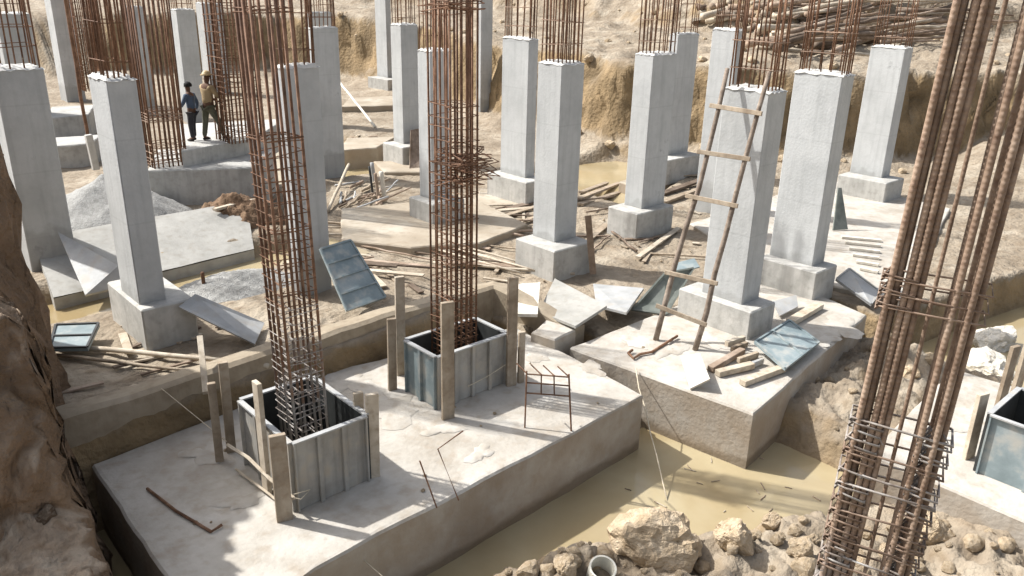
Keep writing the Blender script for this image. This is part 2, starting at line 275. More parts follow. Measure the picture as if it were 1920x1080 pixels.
def hT(x, y, detail=True):
    x = np.asarray(x, float); y = np.asarray(y, float)
    z = .46*(1 - ss(x, 6.8, 8.6))*(1 - .7*ss(y, 18, 26)) - .10
    z = z + .12*ss(x, 8, 9)*0
    for poly, dz in pools:
        d = sdpoly(x, y, poly); z = z + (dz - .18 - z)*(1 - ss(d, -.25, .25))
    if detail:
        z = z + .05*fbm(x*.9, y*.9, 3) + .035*fbm(x*3.5+5, y*3.5, 3)
    # excavated front pit
    d = sdpoly(x, y, pit_front); low = -1.08 + (.05*fbm(x*1.3, y*1.3, 3) if detail else 0)
    low = low + .72*ss(x, 9.0, 9.8)*(1-ss(x, 12.6, 13.6))*ss(y, 2.2, 3.0)*(1 + (.35*fbm(x*1.6, y*1.6, 4) + .16*fbm(x*5, y*5, 4, True) if detail else 0)) + .60*ss(((5.45 - .49*(x-4.6)) - y)/1.11 + (.22*fbm(x*1.3+3, y*1.3, 3) if detail else 0), -.1, .85)*ss(x, 3.4, 4.6)*(1-ss(x, 10, 11))
    low = low + (ss(x, 16, 21)*.55 if True else 0)
    k = 1 - ss(d, -.22, .02); z = z + (low - z)*k
    # hollow between the two slabs
    d = sdpoly(x, y, [(7.9, 6.1), (8.1, 8.2), (8.7, 8.0), (8.5, 6.1)]); z = z + (-.75 - z)*(1 - ss(d, -.1, .2))
    # right-hand soil slope
    z = z + .9*ss(x, 20.5, 30)*(1 - ss(y, 8, 10)) * ss(y, -4, 3.5)
    if detail:
        rough = ss(x, 3.6, 4.6)*(1-ss(x, 9.8, 10.4))*ss((5.45 - .49*(x-4.6)) - y, -.2, .35)
        z = z + rough*(.20*fbm(x*2.2, y*2.2, 4, True)) * k + (.06*fbm(x*6, y*6, 3, True) + .045*fbm(x*13, y*13, 2))*rough
    # pit side and upper ground
    wob = .5*fbm(x*.55, y*.55, 4) + .22*fbm(x*2.3, y*2.3, 5) if detail else 0
    d = sdpoly(x, y, cliff) + wob
    top = 2.75 + .45*ss(-d, 0, 8) + 1.5*ss(-d + (1.6*fbm(x*.35+4, y*.35, 4) if detail else 0), 9, 11.5) + .9*ss(-d, 22, 28) + .35*ss(y, 24, 40) + (.30*fbm(x*.4, y*.4, 4) + .16*fbm(x*1.6, y*1.6, 5) + .07*fbm(x*4, y*4, 3) if detail else 0)
    up = 1 - ss(d, -.5, .45)
    LAST['up'] = up
    foot = .45*(1 - ss(d, .3, 2.2))
    return z + foot*(1-up) + (top - z - foot*0)*up if not detail else z + foot*(1-up)*(.6+.5*fbm(x*1.1, y*1.1, 3)) + (top - z)*up
def axis(segs):
    out = [segs[0][0]]
    for a, b, st in segs:
        n = max(1, int(round((b-a)/st))); out += list(a + (b-a)*(np.arange(n)+1)/n)
    return np.array(out)
X = axis([(-400, -60, 60), (-60, -6, 6), (-6, 1, .5), (1, 4.2, .14), (4.2, 14, .065), (14, 33, .13), (33, 60, .45), (60, 120, 4), (120, 420, 30)])
Y = axis([(-300, -40, 40), (-40, -4, 4), (-4, 0, .3), (0, 10, .065), (10, 26, .13), (26, 48, .26), (48, 80, 1.5), (80, 420, 25)])
gx, gy = np.meshgrid(X, Y); gz = hT(gx, gy); up = LAST['up']
stp = np.exp(-((up - .5)/.36)**2)*(up > .01)*(up < .995)
gx0 = gx.copy(); gx = gx + stp*(.55*fbm(gy*.8 + 3, gz*1.1, 4) + .22*fbm(gy*3.1, gz*1.2 + 7, 4)); gy = gy + stp*(.45*fbm(gx0*.9 + 11, gz*1.3, 4) + .22*fbm(gx0*3.1, gz*1.2, 4))
gz = gz + stp*.30*fbm(gx0*2.3, gy*2.3, 5)
nx, ny = len(X), len(Y)
def grid_mesh(name, gx, gy, gz, m):
    ny, nx = gx.shape
    idx = np.arange(nx*ny).reshape(ny, nx)
    q = np.stack([idx[:-1, :-1], idx[:-1, 1:], idx[1:, 1:], idx[1:, :-1]], -1).reshape(-1, 4)
    me = bpy.data.meshes.new(name); me.vertices.add(nx*ny); me.vertices.foreach_set('co', np.stack([gx, gy, gz], -1).ravel().astype(np.float32))
    me.loops.add(q.size); me.loops.foreach_set('vertex_index', q.ravel().astype(np.int32)); me.polygons.add(len(q))
    me.polygons.foreach_set('loop_start', np.arange(0, q.size, 4).astype(np.int32)); me.polygons.foreach_set('loop_total', np.full(len(q), 4, np.int32))
    me.update(calc_edges=True); me.polygons.foreach_set('use_smooth', np.ones(len(q), bool))
    return link_mesh(name, me, m)
tag(grid_mesh('ground', gx, gy, gz, m_earth), kind='structure')
TS = np.concatenate([np.linspace(4.5, 40, 500), np.linspace(40.2, 110, 250)])
def G(px, py, dz=0.):
    """first point of the ground seen along a pixel's ray"""
    d = ray(px, py); d = d/(d @ FW); q = np.array([0, 0, H]) + TS[:, None]*d
    hit = np.nonzero(q[:, 2] < hT(q[:, 0], q[:, 1]))[0]
    k = hit[0] if len(hit) else len(TS) - 1
    return Vector((q[k, 0], q[k, 1], float(hT(q[k:k+1, 0], q[k:k+1, 1])[0]) + dz))
def water(poly, z):
    me = mk([(x, y, z) for x, y in poly], [tuple(range(len(poly)))]); tag(link_mesh('water', me, mw), kind='structure')
water([(1, -20), (1, 8.7), (9, 8.9), (14, 7.5), (23, 5.4), (23, -20)], -.82)
for poly, dz in pools:
    c = np.mean(poly, 0); water([tuple(c + (np.array(p)-c)*1.06) for p in poly], dz)
# ------------------------------------------------------------------ left earth bank
bx = axis([(-3.5, -.5, .12), (-.5, 1.95, .03)]); by = axis([(2.2, 5.8, .045), (5.8, 9.2, .022), (9.2, 11.2, .045), (11.2, 14, .3)])
BX, BY = np.meshgrid(bx, by)
edge = np.interp(BY, [2, 6, 8.6, 9.3, 10.2, 11.2, 11.9, 13], [1.46, 1.50, 1.60, 1.98, 2.08, 2.04, 1.85, .4])
topz = np.interp(BY, [2, 4.4, 5.6, 6.3, 6.75, 7.35, 8.2, 9.2, 10.3, 11.2, 14], [.9, .8, .5, .55, .75, 2.25, 2.6, 2.9, 3.8, 4.2, 3.4])
wx = BX + .06 + .10*fbm(BY*1.4, BX*1.4+9, 4) ; 
dist = edge - wx + .07*fbm(BY*3.5, BX*0+3, 4, True)
prof = ss(dist, -.02, .30)*.75 + ss(dist, .05, .5)*.25
bz = -1.1 + (topz + 1.1)*prof + .55*ss(dist, .25, 1.3)*ss(BY, 8.2, 10)*ss(BY, 7, 8.6) + (.12*fbm(BX*2.1, BY*2.1, 4, True) + .11*fbm(BX*5, BY*5, 5))*ss(dist, .05, .3)
BX2 = BX + (.17*fbm(bz*2.2+4, BY*2.2, 4) + .08*fbm(bz*6.5, BY*6.5+4, 4) + .02*fbm(bz*13, BY*13+4, 3))*ss(dist, .0, .1)*(1-ss(dist, .35, .8))
BY2 = BY + (.30*fbm(bz*2.0, BX*2.9+7, 5) + .10*fbm(bz*6, BX*6+7, 4) + .025*fbm(bz*13, BX*13, 3))*ss(BY, 6.1, 6.9)*(1-ss(BY, 8.2, 9))
tag(grid_mesh('earth_bank', BX2, BY2, bz, m_bank), kind='structure')
# ------------------------------------------------------------------ footings
def slab(name, top, z0, z1, m, label, cat='footing', group=None, wob=.012, n=14):
    """poured concrete block with slightly uneven edges; top = list of corners"""
    pts = []
    k = len(top)
    for i in range(k):
        a, b = Vector((*top[i][:2], 0)), Vector((*top[(i+1) % k][:2], 0))
        for j in range(n):
            p = a.lerp(b, j/n); q = Vector(mnoise.noise_vector(Vector((p.x*2.3, p.y*2.3, 3.))))*wob*2.2
            pts.append((p.x+q.x, p.y+q.y))
    N = len(pts); c = np.mean(pts, 0); V = []; Fc = []
    rings = [(z0, 0), (z0*.45+z1*.55, 0), (z1-.03, 0), (z1-.005, .018), (z1, .05)]
    for z, ins in rings:
        for x, y in pts:
            d = Vector((c[0]-x, c[1]-y)).normalized()*ins*1.3; nz = mnoise.noise(Vector((x*3, y*3, z*3)))*wob*.8
            V.append((x+d.x, y+d.y, z + (nz if z > z0 and ins < .04 else 0)))
    for r in range(len(rings)-1):
        for i in range(N): Fc.append((r*N+i, r*N+(i+1) % N, (r+1)*N+(i+1) % N, (r+1)*N+i))
    Fc.append(tuple((len(rings)-1)*N+i for i in range(N)))
    mb = MB().add(V, Fc); return single(name, mb, m, label, cat, group)
front = [(1.76, 8.64), (1.70, 5.30), (2.78, 5.58), (7.70, 5.78), (7.93, 8.5), (5, 8.98)]
slab('concrete_footing', front, -1.15, 0, m_foot, 'long pale concrete footing at the front carrying the two formwork boxes')
slab('concrete_footing', [(8.02, 7.42), (8.36, 4.57), (12.8, 5.2), (13.3, 7.4), (12, 7.5)], -1.2, 0, m_foot, 'pale concrete footing under the column with the ladder, with a blue panel lying on it')
slab('concrete_footing', [(8.74, 3.25), (8.8, -2.5), (12.4, -2.5), (12.0, 3.5)], -1.1, -.10, m_foot, 'pale concrete footing at the right edge, behind the near cage of thick bars')
slab('concrete_footing', [(13.4, 7.1), (14.0, 5.15), (21.4, 7.15), (22.0, 10.8), (15, 10.4)], -.6, .0, m_foot, 'pale concrete footing strewn with planks, under the rearmost right column')
slab('concrete_footing', [tuple(P(640, 455, .0))[:2], tuple(P(770, 468, .0))[:2], tuple(P(900, 460, 0))[:2], tuple(P(990, 425, 0))[:2], tuple(P(880, 372, 0))[:2], tuple(P(640, 395, 0))[:2]], -.4, .06, m_dusty, 'dusty concrete footing pad behind the middle rust cage, under bamboo poles')
slab('concrete_footing', [tuple(P(285, 380, .45))[:2], tuple(P(480, 372, .45))[:2], tuple(P(520, 330, .45))[:2], tuple(P(300, 335, .45))[:2]], .1, 1.15, m_plinth, 'grey concrete footing block with a white top edge behind the left column')
slab('concrete_footing', [tuple(P(345, 318, 1.1))[:2], tuple(P(480, 290, 1.1))[:2], tuple(P(540, 250, 1.1))[:2], tuple(P(335, 262, 1.1))[:2]], .8, 1.5, m_plinth, 'upper step of the grey footing block on which the two workers stand')
for (pts, z1_, th, l) in (
    ([(86, 222), (166, 214), (178, 196), (96, 200)], .75, .9, 'far grey footing between the two leftmost columns, upper one'),
    ([(84, 276), (172, 268), (190, 252), (90, 258)], .70, .9, 'far grey footing between the two leftmost columns, lower one'),
    ([(640, 200), (738, 197), (742, 180), (655, 183)], .15, .6, 'far pale footing slab left of the far bright column on a low plinth'),
    ([(636, 282), (706, 276), (742, 256), (650, 258)], .25, .6, 'pale footing slab beside the foot of the column with a blue mark'),
    ([(720, 322), (800, 322), (850, 300), (700, 302)], .0, .5, 'low pale footing under the column with stained plinth'),
    ([(1160, 340), (1190, 350), (1350, 318), (1320, 296)], -.08, .5, 'pale footing under the shaded column behind the slim one'),
    ([(880, 396), (1010, 404), (1040, 360), (900, 352)], -.07, .5, 'low footing under the bright column left of the central pair')):
    slab('concrete_footing', [tuple(P(x, y, z1_))[:2] for x, y in pts], z1_ - th, z1_, m_dusty if z1_ < .3 else m_plinth, l)
# mud wall round the pit
wl = MB(); a, b, c2, d2 = (1.2, 8.70), (1.8, 8.72), (5.9, 9.10), (8.0, 9.14)
def wallmesh(path, th, z0, z1):
    mb = MB(); n = len(path)
    out = []
    for i, p in enumerate(path):
        a = Vector(path[max(0, i-1)]); b = Vector(path[min(n-1, i+1)]); d = (b-a).normalized(); nn = Vector((-d.y, d.x)); out.append((Vector(p), Vector(p)+nn*th))
    V = []; Fc = []
    for i, (p, q) in enumerate(out):
        j = mnoise.noise(Vector((p.x*2, p.y*2, 1)))*.035
        zt = z1(p) + j
        V += [(p.x, p.y, z0), (p.x+.0, p.y, zt-.04), (p.x*.8+q.x*.2, p.y*.8+q.y*.2, zt), (q.x, q.y, zt-.03), (q.x, q.y, z0)]
    for i in range(n-1):
        for k in range(4): Fc.append((i*5+k, (i+1)*5+k, (i+1)*5+k+1, i*5+k+1))
    Fc += [(0, 1, 2, 3, 4), tuple((n-1)*5+k for k in (4, 3, 2, 1, 0))]
    return mb.add(V, Fc)
path = []
for (p, q) in ((a, b), (b, c2), (c2, d2)):
    for i in range(16): path.append(tuple(Vector(p).lerp(Vector(q), i/16)))
path.append(d2); ret = [(8.0 + .3*i/12, 9.14 - 1.5*i/12) for i in range(1, 13)]
single('retaining_wall', wallmesh(path + ret, .32, -1.1, lambda p: .60 - .02*(p.x-1.8) - .5*max(0, p.x-8)*2), m_wall, 'low mud brown wall of the pit behind the front footing', 'wall')
# block between the two slabs
slab('concrete_block', [tuple(P(995, 640, 0))[:2], tuple(P(1040, 655, 0))[:2], tuple(P(1078, 625, .1))[:2], tuple(P(1030, 600, .1))[:2]], -.8, .16, m_foot, 'tan concrete block wedged between the front footing and the next', 'block', n=6)
# sloping grey apron
ap = [P(100, 558, .24), P(476, 466, .24), P(462, 376, .74), P(60, 446, .74)]
mb = MB(); V = [tuple(p) for p in ap] + [(p.x, p.y, -.3) for p in ap]
n_ = 10; G_ = [[ap[0].lerp(ap[1], i/n_).lerp(ap[3].lerp(ap[2], i/n_), j/n_) for i in range(n_+1)] for j in range(n_+1)]
gv = [p + Vector((0, 0, .02*mnoise.noise(p*1.3))) for r_ in G_ for p in r_]
mb.add(gv, [(j*(n_+1)+i, j*(n_+1)+i+1, (j+1)*(n_+1)+i+1, (j+1)*(n_+1)+i) for j in range(n_) for i in range(n_)])
mb.add([(p.x, p.y, p.z-.02) for p in ap] + [(p.x, p.y, -.3) for p in ap], [(0, 4, 5, 1), (1, 5, 6, 2), (2, 6, 7, 3), (3, 7, 4, 0)])
single('sloped_apron', mb, m_apron, 'grey sloping concrete apron with a straight lower edge above the narrow water', 'apron')
# ------------------------------------------------------------------ columns
BARS = {}
def barmesh(h, r=.014, seg=6):
    k = (round(h, 2), r, seg)
    if k not in BARS: BARS[k] = MB().tube([(0, 0, 0), (.004, -.003, h*.5), (0.0, .004, h)], r, seg).mesh(True)
    return BARS[k]
def rough_top(wx, wy):
    n = 9; V = []; Fc = []
    for j in range(n+1):
        for i in range(n+1):
            x, y = -.012 + (wx+.024)*i/n, -.012 + (wy+.024)*j/n
            ed = (i in (0, n)) or (j in (0, n))
            V.append((x + random.uniform(-.008, .008), y + random.uniform(-.008, .008), (-.03 if ed else .015) + random.uniform(0, .03)))
    for j in range(n):
        for i in range(n): Fc.append((j*(n+1)+i, j*(n+1)+i+1, (j+1)*(n+1)+i+1, (j+1)*(n+1)+i))
    return mk(V, Fc)
CGRP = 'concrete columns cast on the footings'
COLS = {}
def column(key, label, mode, corner, xl, xr, zb, ztop=None, ytop=None, pl=None, pz=None, bars=12, barh=1.9, wmin=.3, mr=None):
    """corner pixel of the vertical edge nearest the camera, at the foot ('b') or the top ('t')"""
    zr = zb if mode == 'b' else ztop
    C = P(*corner, zr)
    wy = solve(C, (0, 1), xl) if xl is not None else None; wx = solve(C, (1, 0), xr) if xr is not None else None
    wy = wy or wx; wx = wx or wy
    wx = min(max(wx, wmin), .95); wy = min(max(wy, wmin), .95)
    if ztop is None: ztop = zat(corner[0] if False else corner[0], ytop, C)
    base = pz if pz is not None else zb - .5
    root = empty('concrete_column', (C.x, C.y, base), label, 'column', CGRP)
    COLS[key] = (C, wx, wy, ztop, base)
    sh = bevelled(MB().box((0, 0, zb - .02 if pl else base - .1), (wx, wy, ztop)).mesh(), .014)
    for v in sh.vertices: v.co.z -= zb
    sh.materials.clear(); link_mesh('shaft', sh, m_col, root, (0, 0, zb - base))
    if pl:
        (pcx, pcy), pxl, pxr = pl; Q = P(pcx, pcy, zb)
        py_ = min(1.7, solve(Q, (0, 1), pxl)); px_ = min(1.7, solve(Q, (1, 0), pxr))
        x0, y0 = min(Q.x, C.x-.04), min(Q.y, C.y-.04); x1, y1 = max(Q.x+px_, C.x+wx+.06), max(Q.y+py_, C.y+wy+.06)
        mp = bevelled(MB().box((x0-C.x, y0-C.y, -.12), (x1-C.x, y1-C.y, zb-base)).mesh(), .02)
        link_mesh('plinth', mp, m_plinth, root)
    link_mesh('rough_top', rough_top(wx, wy), m_mortar, root, (0, 0, ztop-base))
    if bars:
        per = []; n = bars//4; ins = .05
        for i in range(n):
            f = i/n; X0, X1, Y0, Y1 = ins, wx-ins, ins, wy-ins
            per += [(X0+(X1-X0)*f, Y0), (X1, Y0+(Y1-Y0)*f), (X1-(X1-X0)*f, Y1), (X0, Y1-(Y1-Y0)*f)]
        for (x, y) in per:
            o = link_mesh('starter_bar', barmesh(barh, .013), mr or m_rust, root, (x + random.uniform(-.01, .01), y + random.uniform(-.01, .01), ztop-base-.03), (random.uniform(-.02, .02), random.uniform(-.02, .02), random.uniform(0, 6)))
        sk = ('st', round(wx, 2), round(wy, 2))
        if sk not in BARS:
            a = .035; BARS[sk] = MB().tube([(a, a, 0), (wx-a, a, 0), (wx-a, wy-a, 0), (a, wy-a, 0), (a, a, 0.01)], .007, 5).mesh()
        for k in range(2): link_mesh('stirrup', BARS[sk], mr or m_rust, root, (0, 0, ztop-base+.25+.45*k+random.uniform(-.08, .08)), (random.uniform(-.04, .04), random.uniform(-.04, .04), 0))
    return root
column('K1', 'tall grey column with one bright face on a plinth left of the front cage, dark damp foot', 'b', (262, 572), 228, 312, .95, ztop=3.83, pl=((265, 582), 200, 365), pz=.33, bars=16)
column('K14', 'grey column on a large plinth just right of the middle rust cage, nearest of the central pair', 'b', (1040, 455), 998, 1080, .5, ztop=3.72, pl=((1040, 472), 970, 1105), pz=-.08, bars=20, mr=m_rustp)
column('K15', 'slim grey column on a square plinth between the central pair and the ladder', 'b', (1203, 392), 1170, 1245, .5, ztop=3.72, pl=((1196, 402), 1140, 1258), pz=-.1, bars=16, mr=m_rustp)
column('K18', 'grey column with a wooden ladder leaning on its lit face', 'b', (1391, 572), 1315, 1423, .46, ztop=3.66, pl=((1409, 586), 1273, 1451), pz=.0, bars=16, mr=m_rustp)
column('K19', 'wide bright grey column on a plinth immediately right of the ladder column', 'b', (1523, 500), 1442, 1545, .5, ztop=3.74, pl=((1532, 512), 1432, 1567), pz=-.02, bars=16, mr=m_rustp)
column('K20', 'bright grey column furthest to the right, behind the near cage of thick bars', 'b', (1653, 334), 1593, 1668, .5, ztop=3.74, pl=((1663, 344), 1572, 1680), pz=-.02, bars=12, mr=m_rustp)
column('K13', 'bright grey column standing just behind the left side of the nearest central column', 'b', (985, 334), 937, 1002, .5, ztop=3.8, pl=((987, 343), 913, 1003), pz=-.1, bars=16, mr=m_rustp)
column('K10', 'grey column with dark stained plinth left of the middle rust cage', 'b', (757, 270), 738, 787, .5, ztop=3.86, pl=((755, 277), 723, 790), pz=-.1)
column('K11', 'grey column hidden behind the bars of the middle rust cage', 'b', (810, 374), 787, 848, .5, ztop=3.66, pl=((812, 384), 769, 872), pz=-.02)
column('K16', 'shaded grey column directly behind the slim column with square plinth', 'b', (1252, 292), 1240, 1306, .5, ztop=3.82, pl=((1247, 302), 1238, 1318), pz=-.1, mr=m_rustp)
column('K17', 'bright grey column standing behind the top of the ladder', 't', (1385, 57), 1336, 1396, .5, ztop=4.15, pz=-.1, mr=m_rustp)
column('K6', 'shaded grey column directly behind the front left rust cage', 't', (532, 127), 526, 598, .9, ztop=3.83, pz=.3)
column('K7', 'grey column with a faint blue mark behind the front left rust cage', 't', (583, 53), 575, 634, .5, ztop=3.83, pz=-.05, pl=None)
column('K8', 'far grey column whose top peeps over the one with a blue mark', 't', (582, 24), 576, 622, .5, ztop=3.9, pz=-.05)
column('K9', 'far bright column on a low plinth left of the column with stained plinth', 'b', (727, 146), 705, 736, .5, ztop=5.6, pl=((727, 150), 697, 741), pz=-.1, bars=0)
column('K12', 'far grey column seen behind the right side of the middle rust cage', 'b', (901, 192), 893, 922, .5, ztop=5.2, pz=-.1, bars=0)
column('K2', 'far pale column between the two leftmost columns', 'b', (122, 165), 108, 158, .5, ztop=5.4, pz=-.1, bars=0)
column('K3', 'far bright edged column behind the worker in blue', 't', (330, 18), 319, 365, .5, ztop=3.9, pz=-.1)
column('K4', 'far bright edged column behind the worker in the hard hat', 't', (379, 6), 366, 416, .5, ztop=3.9, pz=-.1)
column('K5', 'far grey column half hidden by the bars over the left column', 't', (234, 13), 227, 268, .5, ztop=3.9, pz=-.1)
column('K0', 'broad shaded column cut by the left picture edge beside the earth bank', 't', (-14, 132), None, 82, .9, ztop=3.6, pz=.3, bars=12)
column('K00', 'shaded column behind the broad one at the left picture edge', 't', (-8, 26), None, 64, .5, ztop=3.83, pz=.0, bars=12)
# ------------------------------------------------------------------ rebar cages
def bar_positions(wx, wy, nx, ny):
    out = []
    for i in range(nx): out += [(wx*i/(nx-1), 0), (wx*i/(nx-1), wy)]
    for j in range(1, ny-1): out += [(0, wy*j/(ny-1)), (wx, wy*j/(ny-1))]
    return out
def ringmesh(wx, wy, r, hook=True):
    m = .012; pts = [(-m, wy*.2, .0), (-m, -m, 0), (wx+m, -m, .0), (wx+m, wy+m, 0), (-m, wy+m, 0.004), (-m, -m*.2, .012)]
    if hook: pts += [(wx*.16, wy*.14, .03)]
    return MB().tube(pts, r, 5).mesh()
def cage(label, cx, cy, z0, wx, wy, h, nx, ny, ties, rbar=.0125, rt=.0055, mv=None, mt=None, lean=(0, 0), hj=.25, midtie=True, group='reinforcement cages rising from the footings'):
    root = empty('rebar_cage', (cx, cy, z0), label, 'rebar cage', group)
    for (x, y) in bar_positions(wx, wy, nx, ny):
        hh = h + random.choice([-.2, -.1, 0, .1, .2])*hj*3
        link_mesh('vertical_bar', barmesh(hh, rbar), mv or m_rust, root, (x-wx/2 + random.uniform(-.012, .012), y-wy/2 + random.uniform(-.012, .012), 0), (lean[0]+random.gauss(0, .003), lean[1]+random.gauss(0, .003), 0))
    rm = ringmesh(wx, wy, rt); rm2 = ringmesh(wx*.52, wy, rt, False); rm3 = ringmesh(wx, wy*.52, rt, False)
    for z in ties:
        q = random.random(); g = rm if q < .55 else (rm2 if q < .78 else rm3)
        for gm in ([rm, rm2] if midtie and random.random() < .35 else [g]):
            link_mesh('stirrup', gm, mt or mv or m_rust, root, (-wx/2 + (wx*.24 if gm is rm2 else 0) + lean[1]*z, -wy/2 + (wy*.24 if gm is rm3 else 0) - lean[0]*z, z + random.uniform(-.015, .015)), (random.gauss(0, .035), random.gauss(0, .035), random.gauss(0, .02)))
    return root
def spread(*segs):
    out = []
    for a, b, st in segs:
        z = a
        while z < b: out.append(z); z += st*random.uniform(.75, 1.25)
    return out

LN = (-.0125, -.0136); c1 = (3.55, 7.12); z = lambda y: zat(545, y, c1)
cage('tall rust cage rising from the near formwork box, its lower ties grey with cement', *c1, .0, .36, .36, 5.7, 4, 4, spread((.1, z(560), .075)), mv=m_rusts, mt=m_cem, rbar=.015, lean=LN)
r1 = [o for o in COL.objects if o.name.startswith('rebar_cage')][-1]
rm = ringmesh(.36, .36, .0055)
for zz in spread((z(560), z(420), .10), (z(420), z(250), .13)) + [z(252), z(258), z(24), z(18)]:
    link_mesh('stirrup', rm, m_rust, r1, (-.18 + LN[1]*zz, -.18 - LN[0]*zz, zz), (random.gauss(0, .04), random.gauss(0, .04), 0))
c2c = (6.0, 7.62); z = lambda y: zat(853, y, c2c)
cage('rust cage rising from the middle formwork box, a bundle of ties hung on it', *c2c, .0, .40, .40, 5.9, 6, 5, spread((.1, z(600), .05), (z(600), z(430), .085), (z(430), z(190), .15)), mv=m_rust, mt=m_rust, rbar=.0135)
r2 = [o for o in COL.objects if o.name.startswith('rebar_cage')][-1]
rb = ringmesh(.40, .38, .006)
for k in range(22): link_mesh('spare_tie', rb, m_rust, r2, (-.14+random.uniform(-.04, .10), -.34+random.uniform(-.05, .05), z(335)+.016*k+random.uniform(-.02, .02)), (random.gauss(0, .14), random.gauss(0, .14), random.gauss(0, .25)))
for k in range(7): link_mesh('spare_tie', rb, m_rust, r2, (-.2+random.uniform(-.06, .06), -.2+random.uniform(-.05, .05), z(16)+.012*k), (random.gauss(0, .12), random.gauss(0, .12), random.gauss(0, .35)))
# cages standing on the stepped block far left
p4 = P(311, 308, 1.15); zz = lambda y: zat(315, y, p4) - 1.15
cage('brown cage on the grey footing block beside the worker in blue', p4.x, p4.y, 1.15, .70, .62, 4.2, 8, 6, spread((.05, .5, .07), (zz(222), zz(204), .05)), mv=m_rust, mt=m_rustp, rbar=.017, rt=.008)
p5 = P(452, 262, 1.5); cage('dense brown cage on the footing block right of the workers', p5.x, p5.y, 1.5, .8, .8, 4.6, 10, 8, spread((.05, 3.6, .13)), mv=m_rust, rbar=.017, rt=.007)
p6 = P(180, 168, .6); cage('far brown cage seen over the top of the left column', p6.x, p6.y, .6, 1.0, 1.0, 5.2, 10, 8, spread((.1, 4.6, .22)), mv=m_rust, rbar=.02, rt=.008)
# near cage of thick ribbed bars
def ribbed(h, r):
    k = ('rib', round(h, 2), r)
    if k in BARS: return BARS[k]
    V = []; Fc = []; n = 8; stp = .0065; rows = int(h/stp)
    for i in range(rows+1):
        for j in range(n):
            q = r*(1.0 + (.24 if (i % 4 == 0) and j % 4 != 0 else 0) + (.12 if j % 4 == 0 else 0)); a = 2*math.pi*j/n
            V.append((q*math.cos(a), q*math.sin(a), i*stp))
    for i in range(rows):
        for j in range(n): Fc.append((i*n+j, i*n+(j+1) % n, (i+1)*n+(j+1) % n, (i+1)*n+j))
    BARS[k] = mk(V, Fc, True); return BARS[k]
g3 = P(1536, 1080, 2.25); gb = -.75
vd = Vector((g3.x, g3.y)).normalized(); LEAN = .026
root = empty('rebar_cage', (g3.x - vd.y*LEAN*3, g3.y + vd.x*LEAN*3, gb), 'near cage of thick ribbed bars crossing the right side of the picture', 'rebar cage', 'reinforcement cages rising from the footings')
root.rotation_euler = (0, LEAN, math.atan2(-vd.x, vd.y))
near = [(0, 0), (.03, .008), (.06, .0), (.09, .01), (.118, .0), (.015, .09), (.047, .11), (.08, .10), (.108, .11), (.275, .02), (.303, .0), (.331, .012), (.359, .0), (.387, .02), (.29, .10), (.345, .11), (.375, .10), (.21, .07)]
for i, (dx, dy) in enumerate(near):
    sp = .006*(dx - .2)/.2
    link_mesh('vertical_bar', ribbed(6.4, .008 if i == 17 else .0128), m_ribs, root, (dx, dy, 0), (random.gauss(0, .002), -sp + random.gauss(0, .002), 0))
def g3ring(l0, l1, t0, t1, z, m, r=.0058, hook=True):
    a = .019; mid = (l0+l1)/2
    pts = [(mid, t0-a, 0), (l0-a, t0-a, random.uniform(-.006, .006)), (l0-a, t1+a, .006), (l1+a, t1+a, .01), (l1+a, t0-a, random.uniform(-.006, .006)), (mid-.02, t0-a, .008)]
    if hook: pts = [(l0+.03, t0+.05, .03)] + pts[1:] + [(l0-a+.004, t0-a*.6, .014), (l0+.02, t0+.05, .04)]
    link_mesh('stirrup', MB().tube(pts, r, 6).mesh(True), m, root, (0, 0, z), (random.gauss(0, .03), random.gauss(0, .025), 0))
zg = lambda y: zat(1620, y, (g3.x, g3.y)) - gb
ztop_ = zg(790); zz = ztop_; k = 0
while zz > .9:
    m = m_cem if random.random() < .7 else m_ribbed
    if k % 2 == 0: g3ring(0, .385, 0, .11, zz, m)
    g3ring(0, .105, 0, .11, zz - .02, m); g3ring(.29, .39, 0, .11, zz - .012, m)
    if random.random() < .6: g3ring(0.02, .10, 0, .05, zz - .055, m)
    if random.random() < .7: g3ring(.29, .39, .0, .06, zz - .05, m)
    if k % 2 and random.random() < .6: g3ring(.10, .30, .0, .11, zz - .03, m)
    zz -= .082*random.uniform(.85, 1.15); k += 1
for yy in (518, 545, 572):
    g3ring(0, .385, 0, .11, zg(yy), m_ribbed, .005)
    g3ring(.0, .10, 0, .05, zg(yy)+.02, m_ribbed, .005)
for k in range(34):
    a = Vector((random.choice([random.uniform(-.02, .12), random.uniform(.28, .40)]), random.uniform(-.02, .1), random.uniform(1.0, ztop_ + .08)))
    link_mesh('tie_wire', MB().tube([a, a+Vector((random.uniform(-.04, .04), -.04, random.uniform(-.04, .04))), a+Vector((random.uniform(-.06, .06), -.05, random.uniform(-.05, .05)))], .0035, 4).mesh(), m_cem, root)
